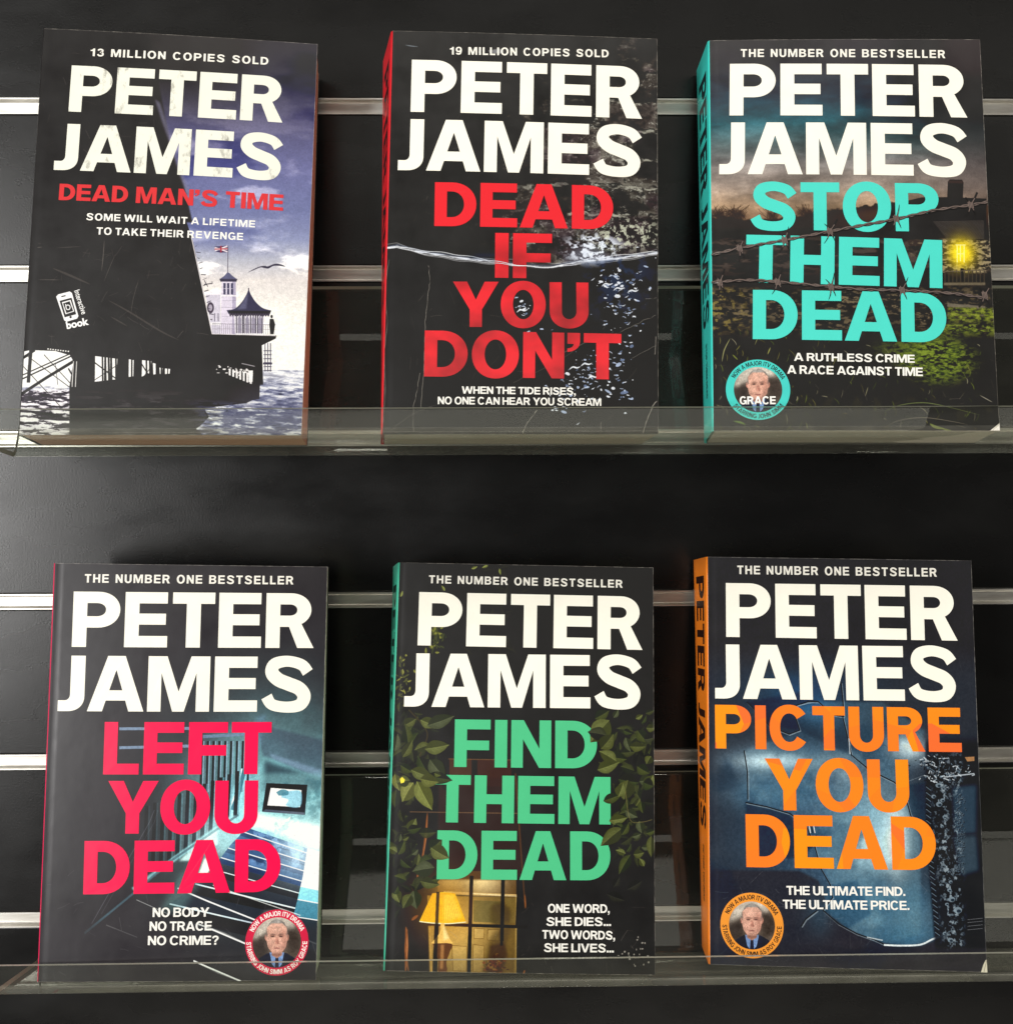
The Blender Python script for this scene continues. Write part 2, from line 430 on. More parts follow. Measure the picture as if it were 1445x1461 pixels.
class Art:
    def __init__(self, k, base):
        self.k = k
        self.a = np.empty((CH, CW, 3), np.float32); self.a[:] = np.array(base)/255
        self.rng = np.random.default_rng(100 + k)
        c, r = np.meshgrid(np.arange(CW) + .5, np.arange(CH) + .5)
        mx, mz = MX0 + c/PX, MZ1 - r/PX
        h = np.linalg.inv(np.array(BOARD[k])); w = h[2, 0]*mx + h[2, 1]*mz + h[2, 2]
        self.X = (h[0, 0]*mx + h[0, 1]*mz + h[0, 2])/w; self.Y = (h[1, 0]*mx + h[1, 1]*mz + h[1, 2])/w
    def uv(self, fr):
        ox, oy, s = FRAMES[self.k][fr]; return (self.X-ox)*s, (self.Y-oy)*s
    def px(self, fr, pts):
        return np.array([((x-MX0)*PX, (MZ1-z)*PX) for x, z in (to_mm(self.k, fr, p) for p in pts)])
    def scale(self, fr):                 # canvas dots per frame unit
        a, b = self.px(fr, [(500, 500), (600, 500)]); return math.hypot(*(b-a))/100
    def mix(self, m, col, box=None):
        v = self.a if box is None else self.a[box]
        m = m[..., None]
        v[:] = v*(1-m) + (np.array(col, np.float32)/255 if not isinstance(col, np.ndarray) else col)*m
    def noise(self, cx, cy, octv=4, gain=.5):
        out = np.zeros((CH, CW), np.float32); amp = 1; tot = 0
        for o in range(octv):
            nx, ny = max(2, int(CW/cx)) + 3, max(2, int(CH/cy)) + 3
            g = self.rng.random((ny, nx)).astype(np.float32)
            x = np.arange(CW)/cx; y = np.arange(CH)/cy
            x0 = np.minimum(x.astype(int), nx-2); y0 = np.minimum(y.astype(int), ny-2)
            fx = x-x0; fy = y-y0; fx = fx*fx*(3-2*fx); fy = fy*fy*(3-2*fy)
            gx = g[:, x0]*(1-fx) + g[:, x0+1]*fx
            out += amp*(gx[y0]*(1-fy)[:, None] + gx[y0+1]*fy[:, None])
            tot += amp; amp *= gain; cx = max(1.2, cx/2); cy = max(1.2, cy/2)
        return np.clip((out/tot - .5)*1.7 + .5, 0, 1)
    def cover(self, polys, ss=3):
        allp = np.concatenate(polys)
        x0, y0 = np.floor(allp.min(0)).astype(int) - 1; x1, y1 = np.ceil(allp.max(0)).astype(int) + 2
        x0, y0, x1, y1 = max(x0, 0), max(y0, 0), min(x1, CW), min(y1, CH)
        if x1 <= x0 or y1 <= y0: return None, None
        w, h = x1-x0, y1-y0
        ys = y0 + (np.arange(h*ss) + .5)/ss
        cov = np.zeros((h*ss, w*ss + 1), np.int32)
        for p in polys:
            for (ax, ay), (bx, by) in zip(p, np.roll(p, -1, 0)):
                if ay == by: continue
                lo, hi = (ay, by) if ay < by else (by, ay)
                r = np.nonzero((ys >= lo) & (ys < hi))[0]
                if len(r) == 0: continue
                xs = ax + (ys[r]-ay)/(by-ay)*(bx-ax)
                np.add.at(cov, (r, np.clip(np.ceil((xs-x0)*ss - .5).astype(int), 0, w*ss)), 1)
        m = (np.cumsum(cov, 1)[:, :-1] % 2).reshape(h, ss, w, ss).mean((1, 3))
        return m.astype(np.float32), (slice(y0, y1), slice(x0, x1))
    def P(self, fr, pts, col, a=1, soft=0):
        if soft:
            r = max(1, int(soft*self.scale(fr))); q = self.px(fr, pts)
            c, b = self.cover([q])
            if c is None: return
            y0, y1, x0, x1 = b[0].start, b[0].stop, b[1].start, b[1].stop
            g = 2*r + 2; Y0, Y1, X0, X1 = max(0, y0-g), min(CH, y1+g), max(0, x0-g), min(CW, x1+g)
            m = np.zeros((Y1-Y0, X1-X0), np.float32); m[y0-Y0:y1-Y0, x0-X0:x1-X0] = c
            self.mix(self.blur(m, r)*a, col, (slice(Y0, Y1), slice(X0, X1))); return
        c, b = self.cover([self.px(fr, pts)])
        if c is not None: self.mix(c*a, col, b)
    def blur(self, m, r):
        r = max(1, int(r))
        for _ in range(2):
            for ax in (0, 1):
                p = np.pad(m, [(r+1, r) if i == ax else (0, 0) for i in (0, 1)], mode='edge').cumsum(ax)
                n = m.shape[ax]
                m = (np.take(p, range(2*r+1, 2*r+1+n), ax) - np.take(p, range(0, n), ax))/(2*r+1)
        return m.astype(np.float32)
    def L(self, fr, pts, w, col, a=1, taper=False):
        q = self.px(fr, pts); w = w*self.scale(fr)
        n = len(q)
        self_w = [w*(1-abs(2*i/(n-1)-1)**2*.85) if taper and n > 1 else w for i in range(n)]
        o = np.array(stroke([(x, y, ww) for (x, y), ww in zip(q, self_w)]))
        c, b = self.cover([o])
        if c is not None: self.mix(np.minimum(c, 1)*a, col, b)
    def E(self, fr, c, rx, ry, col, a=1, soft=0, ang=0):
        ca, sa = math.cos(ang), math.sin(ang)
        self.P(fr, [(c[0] + rx*math.cos(t)*ca - ry*math.sin(t)*sa, c[1] + rx*math.cos(t)*sa + ry*math.sin(t)*ca) for t in [2*PI*i/40 for i in range(40)]], col, a, soft)
    def image(self, name):
        lum = self.a.mean(-1, keepdims=True); g = self.noise(2.4, 2.4, 2) - .5; g2 = self.noise(9, 9, 3) - .5
        self.a[:] = np.clip(self.a*(1 + (.10*g + .07*g2)[..., None]*sst(.14, .3, lum)), 0, 1)          # halftone and paper grain of the print
        im = bpy.data.images.new(name, CW, CH, alpha=False)
        buf = np.ones((CH, CW, 4), np.float32); 
        ln = np.maximum(np.clip(self.a[::-1], 0, 1), .0)**2.2
        buf[..., :3] = np.clip(np.maximum(ln - .0165, ln*.22), 0, .86)**(1/2.2)        # ink is denser than it looks under the laminate's sheen
        im.pixels.foreach_set(buf.ravel()); im.update(); im.pack()
        return im
PI = math.pi

def vgrad(v, stops):
    """colour field from (value, colour) stops"""
    p = [s[0] for s in stops]
    return np.stack([np.interp(v, p, [s[1][i]/255 for s in stops]) for i in range(3)], -1).astype(np.float32)

def portrait(A, fr, c, rx, ry):
    """a grey-haired man in a navy suit, head and shoulders"""
    def q(x, y):
        if abs(x) < .5 and y < .5: x, y = x*1.1, y*1.14 - .07
        return (c[0] + x*rx, c[1] + y*ry)
    def E(x, y, a, b, col, al=1, soft=0, ang=0): A.E(fr, q(x, y), a*rx, b*ry, col, al, soft*rx, ang)
    def P(pts, col, al=1, soft=0): A.P(fr, [q(*p) for p in pts], col, al, soft*rx)
    E(0, 0, 1.06, 1.06, (88, 78, 70))
    P([(-1, -.1), (-.9, -.6), (-.4, -1), (.4, -1), (.75, -.7), (.6, -.45), (.1, -.5), (-.3, -.3)], (205, 196, 182), .9, .09)
    P([(.35, -.5), (.95, -.3), (1, .3), (.5, .5)], (58, 50, 46), .8, .1)
    P([(-1, 0), (-.4, -.1), (-.4, .6), (-1, .6)], (52, 46, 44), .8, .1)
    P([(-.88, 1.02), (-.74, .62), (-.34, .42), (.34, .42), (.74, .62), (.88, 1.02)], (32, 37, 52))
    P([(-.27, .40), (.27, .40), (.20, .85), (.05, 1.02), (-.05, 1.02), (-.20, .85)], (118, 148, 196))
    P([(-.06, .60), (.06, .60), (.09, 1.02), (-.09, 1.02)], (30, 36, 58))
    P([(-.21, .1), (.21, .1), (.20, .50), (.0, .62), (-.20, .50)], (178, 130, 112))
    E(-.39, -.12, .06, .13, (186, 132, 116)); E(.39, -.12, .06, .13, (176, 122, 106))
    E(0, -.36, .40, .43, (128, 122, 117)); P([(-.30, -.55), (-.1, -.76), (.2, -.72), (.1, -.56)], (176, 171, 165), .6, .04); P([(.2, -.7), (.38, -.45), (.38, -.2), (.30, -.45)], (86, 80, 77), .7, .03)
    P([(-.37, -.45), (.37, -.45), (.39, -.05), (.33, .22), (.17, .42), (0, .47), (-.17, .42), (-.33, .22), (-.39, -.05)], (214, 164, 144))
    P([(-.36, -.46), (-.2, -.60), (.2, -.60), (.36, -.46), (.30, -.38), (0, -.46), (-.30, -.38)], (216, 168, 148), 1, .02)
    P([(-.40, -.5), (-.34, -.2), (-.40, -.1)], (120, 110, 104), .9, .02); P([(.40, -.5), (.34, -.2), (.40, -.1)], (110, 100, 96), .9, .02)
    P([(.15, -.4), (.38, -.3), (.36, .2), (.15, .42), (.20, .1)], (164, 112, 98), .5, .06)
    E(-.15, -.175, .13, .055, (158, 114, 98), .75, .03); E(.15, -.175, .13, .055, (146, 102, 88), .75, .03); E(-.15, -.15, .072, .026, (62, 46, 44), .9, .008); E(.15, -.15, .072, .026, (58, 42, 42), .9, .008)
    E(-.15, -.225, .105, .02, (112, 88, 78), .8, .012, .08); E(.15, -.225, .105, .02, (106, 82, 74), .8, .012, -.08)
    P([(-.045, -.12), (.03, -.12), (.075, .10), (0, .13), (-.07, .10)], (186, 130, 114), .8, .012)
    P([(-.34, .08), (-.17, .18), (.17, .18), (.34, .08), (.30, .26), (.15, .43), (-.15, .43), (-.30, .26)], (168, 126, 112), .42, .04); P([(-.2, .42), (.2, .42), (.2, .52), (-.2, .52)], (112, 76, 66), .6, .04)
    P([(.03, -.1), (.09, .1), (.05, .13), (.0, .05)], (142, 94, 82), .7, .015); E(-.2, .03, .09, .07, (228, 178, 158), .5, .03); E(0, -.36, .2, .06, (232, 188, 168), .5, .04)
    E(0, .255, .13, .020, (112, 62, 60), .9, .008); E(0, .30, .10, .018, (226, 176, 156), .7, .01)

def print_grain(A, fr, c, rx, ry):
    gx, gy = A.uv(fr); m = sst(1.0, .9, np.hypot((gx-c[0])/rx, (gy-c[1])/ry))
    n = A.noise(2.2, 2.2, 2) - .5; n2 = A.noise(14, 14, 4) - .5
    A.a[:] = np.clip(A.a*(1 + (m*(.20*n + .20*n2))[..., None]), 0, 1)

def bolts(A, fr, pts, barb_at, w, col, dark, rng, out):
    """barbed wire: two twisted strands with barbs; outlines go to out so that they can lie over the lettering"""
    c = smooth(pts, 10)
    for ph in (0, PI):
        s, q = [], 0
        for i, p in enumerate(c):
            q += math.hypot(p[0]-c[i-1][0], p[1]-c[i-1][1]) if i else 0
            s.append((p[0], p[1] + math.sin(q/15 + ph)*w*.45))
        A.L(fr, s, w*1.15, dark); A.L(fr, [(x, y - w*.15) for x, y in s], w*.55, col)
        out.append(stroke([(x, y, w*1.05) for x, y in s]))
    for (bx, by) in barb_at:
        for ang, ln in ((1.15 + rng.uniform(-.2, .3), 62), (-1.1, 46), (2.2, 40), (-1.9 + rng.uniform(-.4, .3), 58)):
            p = [(bx, by), (bx + math.cos(ang)*ln*.5 + 3, by - math.sin(ang)*ln*.55), (bx + math.cos(ang)*ln, by - math.sin(ang)*ln)]
            A.L(fr, smooth(p, 5), w*1.0, dark); A.L(fr, smooth(p[:2], 4), w*.45, col)
            out.append(stroke([(x, y, w*(1 - .8*i/10)) for i, (x, y) in enumerate(smooth(p, 5))]))
        for d in (-9, -3, 3, 9):
            A.L(fr, [(bx + d - 3, by - 13), (bx + d + 3, by + 13)], 5, col); A.L(fr, [(bx + d + 1, by - 12), (bx + d + 6, by + 12)], 2.5, dark)
        out.append([(bx - 14, by - 13), (bx + 10, by - 13), (bx + 14, by + 13), (bx - 10, by + 13)])

def leaf(A, fr, p, ang, ln, wd, col, out=None, a=1):
    """one leaf from its base p; ang in degrees, 0 = right, 90 = up"""
    t = math.radians(ang); ux, uy = math.cos(t), -math.sin(t); vx, vy = -uy, ux
    def q(u, v): return (p[0] + ux*u*ln + vx*v*wd, p[1] + uy*u*ln + vy*v*wd)
    up = [q(u, v) for u, v in smooth([(0, 0), (.18, .36), (.42, .50), (.72, .34), (.9, .12), (1, 0)], 5)]
    dn = [q(u, -v) for u, v in smooth([(1, 0), (.9, .12), (.72, .34), (.42, .50), (.18, .36), (0, 0)], 5)]
    g_ = sum(col)/3; col = tuple((c*.80 + g_*.20)*.84 for c in col)
    d = tuple(c*.66 for c in col); l = tuple(min(255, c*1.25 + 6) for c in col)
    o = up + dn[1:-1]
    A.P(fr, o, col, a); A.P(fr, dn + [q(.5, .02)], d, a*.8); A.P(fr, [q(.1, .05), q(.4, .36), q(.75, .2), q(.95, .02)], l, a*.35, 3)
    A.L(fr, [q(0, 0), q(.5, .03), q(1, 0)], 2.6, l, a*.8)
    for u in (.22, .4, .58, .74):
        for s in (1, -1): A.L(fr, [q(u, 0), q(u + .13, s*.3*(1.25-u))], 1.4, l if s > 0 else d, a*.6)
    if out is not None: out.append(o)

def scratches(A, fr, n, box, col=(150, 145, 138), a=.35):
    for _ in range(n):
        x, y = A.rng.uniform(box[0], box[2]), A.rng.uniform(box[1], box[3]); t = A.rng.uniform(0, PI); l = A.rng.uniform(8, 60)
        A.L(fr, [(x, y), (x + l*.5*math.cos(t), y + l*.5*math.sin(t) + A.rng.uniform(-4, 4)), (x + l*math.cos(t), y + l*math.sin(t))], A.rng.uniform(.8, 2), col, a*A.rng.uniform(.3, 1))

def worn_edges(A, quad, col=(190, 184, 172), w=.24):
    """white paper showing along the rubbed rim of the cover"""
    c, r = np.meshgrid(np.arange(CW) + .5, np.arange(CH) + .5)
    mx, mz = MX0 + c/PX, MZ1 - r/PX
    (ax, az), (bx, bz), (cx_, cz), (dx, dz) = quad
    n = A.noise(40, 40, 5)
    top = az + (bz-az)*(mx-ax)/(bx-ax); bot = dz + (cz-dz)*(mx-dx)/(cx_-dx); rgt = cx_ + (bx-cx_)*(mz-cz)/(bz-cz)
    m = np.maximum.reduce([1-sst(.1, w*(.5+n), top-mz), 1-sst(.1, w*(.5+n)*1.1, mz-bot), 1-sst(.1, w*(.6+n), rgt-mx)])
    A.mix(np.clip(m*(.34 + .34*sst(.35, .75, A.noise(18, 18, 4))), 0, 1).astype(np.float32), col)

def art_pier():
    A = Art(1, (44, 42, 42)); rng = A.rng; X, Y = A.X, A.Y
    sky = vgrad(Y, [(40, (48, 46, 54)), (120, (60, 58, 76)), (180, (80, 78, 112)), (240, (104, 106, 150)), (300, (110, 116, 158)), (342, (136, 143, 178)), (372, (196, 198, 206)), (400, (232, 226, 220)), (470, (246, 244, 236)), (530, (244, 243, 238))])
    cl = A.noise(190, 80, 6, .55); cl2 = A.noise(330, 120, 5, .5)
    sky = sky + (sst(.5, .8, cl)*sst(90, 330, Y)*(.45 + .55*sst(345, 365, Y) + .5*sst(300, 280, Y)*sst(1, .6, X/450)))[..., None]*np.array((.42, .40, .34), np.float32) - (sst(.52, .2, cl2)*sst(520, 240, Y))[..., None]*np.array((.14, .14, .10), np.float32)
    A.a[:] = np.clip(sky, 0, .99)
    A.mix((sst(400, 300, X)*sst(200, 100, Y)*.8 + sst(150, 60, Y)*.45).clip(0, 1).astype(np.float32), (46, 43, 43))
    # sea
    rip = A.noise(34, 7, 5, .62)
    fx, fy = A.uv(1)
    sea = vgrad(rip, [(0, (52, 54, 74)), (.35, (104, 108, 138)), (.52, (168, 172, 192)), (.68, (228, 230, 234)), (1, (255, 255, 252))])
    A.mix(sst(625, 632, fy).astype(np.float32), sea)
    A.mix((sst(626, 640, fy)*sst(720, 640, fy)*.6).astype(np.float32), (226, 226, 230))
    left = (sst(700, 720, fy)*sst(330, 300, fx)).astype(np.float32)
    r2 = A.noise(46, 8, 5, .62)
    A.mix(left, vgrad(r2, [(0, (34, 30, 36)), (.45, (58, 52, 62)), (.53, (232, 228, 236)), (1, (255, 253, 248))]))
    A.mix((sst(330, 290, fx)*sst(530, 545, fy)*sst(705, 690, fy)).astype(np.float32), (250, 248, 240))
    # far pier buildings
    w1, dk = (214, 206, 222), (74, 68, 86)
    A.P(1, [(885, 300), (950, 300), (950, 475), (915, 475)], (205, 200, 214)); A.P(1, [(880, 292), (955, 292), (955, 306), (880, 306)], (238, 234, 240))
    A.E(1, (907, 362), 15, 24, (70, 62, 76)); A.E(1, (907, 362), 8, 14, (168, 160, 176))
    A.P(1, [(905, 425), (950, 425), (950, 436), (905, 436)], (232, 230, 232))
    for x in (925, 940): A.L(1, [(x, 385), (x, 420)], 4, dk, .7)
    A.P(1, [(955, 245), (1015, 245), (1018, 475), (950, 475)], w1); A.P(1, [(1000, 245), (1015, 245), (1018, 475), (1000, 475)], (170, 162, 186))
    A.P(1, smooth([(945, 240), (965, 226), (982, 210), (1002, 226), (1022, 240)], 4), (92, 92, 122)); A.P(1, [(945, 238), (1022, 238), (1018, 250), (950, 250)], (60, 56, 74))
    for x in (962, 978, 994): A.P(1, [(x, 256), (x+10, 256), (x+10, 305), (x, 305)], (70, 68, 92)); A.L(1, [(x, 280), (x+10, 280)], 2, w1)
    A.P(1, [(952, 308), (1018, 308), (1018, 313), (952, 313)], (240, 236, 240))
    for y in (330, 360, 400): A.L(1, [(955, y), (1016, y)], 2, dk, .35)
    A.L(1, [(982, 95), (981, 212)], 3, (84, 78, 92))
    fl = [(924, 100), (955, 98), (980, 95), (980, 124), (950, 126), (926, 120)]
    A.P(1, fl, (66, 58, 92)); A.L(1, [(925, 104), (980, 122)], 6, (226, 214, 220)); A.L(1, [(926, 118), (980, 97)], 6, (226, 214, 220))
    A.L(1, [(925, 111), (980, 109)], 9, (232, 222, 226)); A.L(1, [(925, 111), (980, 109)], 5, (166, 52, 62)); A.L(1, [(952, 97), (952, 125)], 6, (166, 52, 62))
    # kiosk
    A.P(1, [(1006, 384), (1140, 384), (1128, 474), (1012, 474)], (222, 218, 226))
    for x in (1018, 1044, 1050, 1078, 1100, 1108, 1128): A.L(1, [(x, 384), (x, 470)], 4.5, (58, 54, 68))
    for x in (1031, 1064, 1090, 1118): A.P(1, [(x-8, 470), (x-8, 410), (x, 392), (x+8, 410), (x+8, 470)], (112, 106, 128), .7)
    A.P(1, smooth([(976, 372), (1010, 366), (1040, 338), (1060, 306), (1070, 285), (1080, 306), (1100, 336), (1130, 362), (1166, 372)], 5) + [(1160, 388), (984, 388)], (58, 56, 78))
    A.P(1, [(1040, 345), (1060, 310), (1068, 300), (1060, 365), (1020, 370)], (110, 110, 140), .6, 3); A.P(1, [(984, 374), (1166, 374), (1158, 392), (990, 392)], (44, 38, 46))
    for i in range(16): A.E(1, (992 + i*10.8, 391), 4.5, 7, (64, 58, 72))
    A.L(1, [(1070, 286), (1070, 276)], 4, (50, 46, 60))
    for x in range(918, 1186, 9): A.L(1, [(x, 432), (x, 474)], 1.4, (98, 92, 104), .7)
    A.L(1, [(915, 430), (1185, 434)], 2.2, (120, 112, 124)); A.L(1, [(915, 452), (1185, 454)], 1.5, (120, 112, 124), .7)
    A.E(1, (1168, 398), 5, 7, (36, 30, 36)); A.P(1, [(1160, 408), (1176, 408), (1183, 432), (1176, 474), (1163, 474), (1158, 436)], (36, 30, 36))
    # bird
    A.P(1, smooth([(1065, 211), (1090, 196), (1118, 184), (1140, 181), (1152, 183), (1180, 172), (1205, 173), (1226, 183), (1200, 180), (1175, 181), (1155, 192), (1140, 191), (1120, 188), (1095, 198)], 4), (58, 54, 70))
    # the dark pier
    K = (43, 40, 40)
    A.P(0, [(-60, -80), (560, -80), (640, 60), (690, 330), (735, 560), (795, 740), (830, 900), (-60, 900)], K, 1, 3)
    A.P(0, [(668, 370), (690, 385), (722, 480), (742, 560), (790, 690), (818, 770), (812, 800), (772, 690), (735, 570), (700, 470)], (112, 110, 134), .65, 4)
    A.P(1, [(-60, -160), (770, -160), (800, -20), (832, 75), (915, 474), (1188, 478), (1186, 492), (1126, 522), (1132, 690), (1118, 692), (1116, 752), (1088, 756), (1060, 770), (880, 792), (900, 830), (860, 870), (845, 880), (870, 905), (300, 905), (300, 700), (318, 590), (302, 562), (250, 543), (90, 530), (-60, 530)], K)
    A.L(1, [(826, 60), (914, 474), (1186, 480)], 4, (226, 220, 222), .9)
    for i in range(14):
        y = 100 + i*24; x = 836 + (y-75)*.208
        A.L(1, [(x, y), (x + rng.uniform(6, 22), y - rng.uniform(-6, 10))], rng.uniform(2, 5), (62, 58, 66), .8)
    A.L(1, [(880, 262), (915, 258), (914, 250)], 4, (62, 58, 66)); A.L(1, [(880, 244), (896, 272)], 3, (62, 58, 66))
    for (pts, n) in (([(412, 568), (508, 580), (502, 668), (410, 678)], 9), ([(557, 582), (578, 586), (576, 655), (556, 658)], 1), ([(614, 586), (654, 590), (648, 640), (612, 657)], 4), ([(660, 598), (680, 604), (676, 645), (662, 648)], 2), ([(688, 618), (702, 620), (700, 645), (690, 646)], 1), ([(712, 622), (734, 624), (732, 644), (712, 646)], 1)):
        A.P(1, pts, (250, 247, 240))
        x0, x1 = pts[0][0], pts[1][0]
        for _ in range(n):
            x = rng.uniform(x0 + 10, x1 - 4); A.L(1, [(x, 560), (x + rng.uniform(-4, 4), 685)], rng.uniform(3, 9), K)
        if n > 3: A.L(1, [(x0 - 10, 590), (x1, 670)], 5, K); A.L(1, [(x0 - 5, 672), (x1 + 10, 600)], 3, K)
    for _ in range(34):
        x = rng.uniform(930, 1090); y = rng.uniform(606, 640) + (x-930)*.12; A.E(1, (x, y), rng.uniform(2, 7), rng.uniform(1.5, 5), (236, 232, 230), .9)
    for i in range(7):
        x = 985 + i*15; A.P(1, [(x, 622 + i*3), (x + 8, 624 + i*3), (x + 8, 652 + i*6), (x, 650 + i*6)], (238, 234, 232))
    A.P(1, [(1068, 630), (1088, 630), (1086, 680), (1070, 680)], (240, 238, 236)); A.L(1, [(1040, 600), (1096, 612)], 4, (150, 146, 150))
    for i in range(6): A.L(1, [(1134, 545 + i*17), (1168, 545 + i*17)], 4, (84, 80, 96)); 
    for x in (1140, 1152, 1163): A.L(1, [(x, 512), (x, 634)], 4, (84, 80, 96))
    A.L(1, [(1132, 600), (1170, 600)], 8, (70, 66, 82))
    # struts at the left
    for p, w in ((((86, 732), (200, 660), (318, 590)), 13), (((86, 668), (312, 566)), 6), (((90, 650), (316, 552)), 5), (((134, 530), (122, 680)), 15), (((110, 560), (300, 700)), 3), (((190, 560), (310, 690)), 3), (((100, 610), (260, 782)), 3), (((92, 578), (150, 540)), 12), (((240, 600), (250, 690)), 2), (((296, 620), (330, 680)), 6)):
        A.L(1, list(p), w, K)
    A.P(1, [(90, 528), (200, 530), (318, 545), (318, 556), (290, 560), (240, 545), (130, 540), (90, 548)], K)
    for i in range(9): A.E(1, (208 + i*11, 536 + i*1.4), 3.5, 3, (240, 238, 232))
    for x in (318, 332): A.L(1, [(x, 590), (x - 6, 700)], 4, (236, 234, 230), .8)
    # wet reflections under the pier, and the open water
    A.mix((sst(690, 780, fy)*sst(300, 380, fx)*sst(930, 820, fx)*sst(.5, .75, A.noise(50, 9, 4))*.35).astype(np.float32), (104, 102, 106))
    A.mix((sst(730, 770, fy)*sst(1000, 760, fx - (fy-780)*.3)*sst(250, 330, fx)*sst(.34, .52, A.noise(54, 8, 4, .6))).astype(np.float32), (44, 41, 42))
    A.mix((sst(640, 780, fy)*sst(900, 1150, fx)*.25).astype(np.float32), (96, 98, 126))
    A.mix((sst(745, 800, fy)*sst(820, 980, fx + (905 - fy)*.4)*sst(.42, .5, A.noise(40, 7, 5, .6))*.8).astype(np.float32), (78, 80, 112))
    # phone emblem
    for p, c in (([(243, 312), (252, 302), (302, 290), (312, 297), (340, 396), (334, 407), (288, 420), (278, 414)], (246, 246, 244)), ([(258, 330), (310, 317), (330, 388), (280, 401)], K), ([(268, 336), (306, 326), (322, 376), (284, 388)], (246, 246, 244)), ([(273, 341), (302, 332), (317, 374), (288, 383)], K)):
        A.P(1, p, c)
    A.L(1, [(266, 312), (284, 308)], 5, K); A.E(1, (306, 400), 5, 5, K)
    A.L(1, smooth([(284, 344), (289, 366), (301, 366), (303, 354), (294, 348), (287, 352)], 5), 4.2, (246, 246, 244))
    # rub marks and creases
    scratches(A, 1, 70, (150, 60, 850, 560)); scratches(A, 0, 30, (160, 120, 700, 900))
    for p, w in ((((452, 72), (447, 140), (440, 205)), 4), (((500, 130), (470, 200), (450, 250)), 2), (((160, 100), (182, 98)), 4), (((165, 238), (262, 240)), 3), (((245, 102), (352, 98)), 2), (((600, 240), (575, 330), (565, 400)), 2), (((470, 330), (560, 380), (690, 460), (770, 500)), 8), (((480, 400), (550, 440)), 6), (((230, 190), (300, 220), (390, 260)), 10)):
        A.L(1, smooth(list(p), 5), w, (120, 115, 108), .28 if w > 4 else .5, True)
    return A

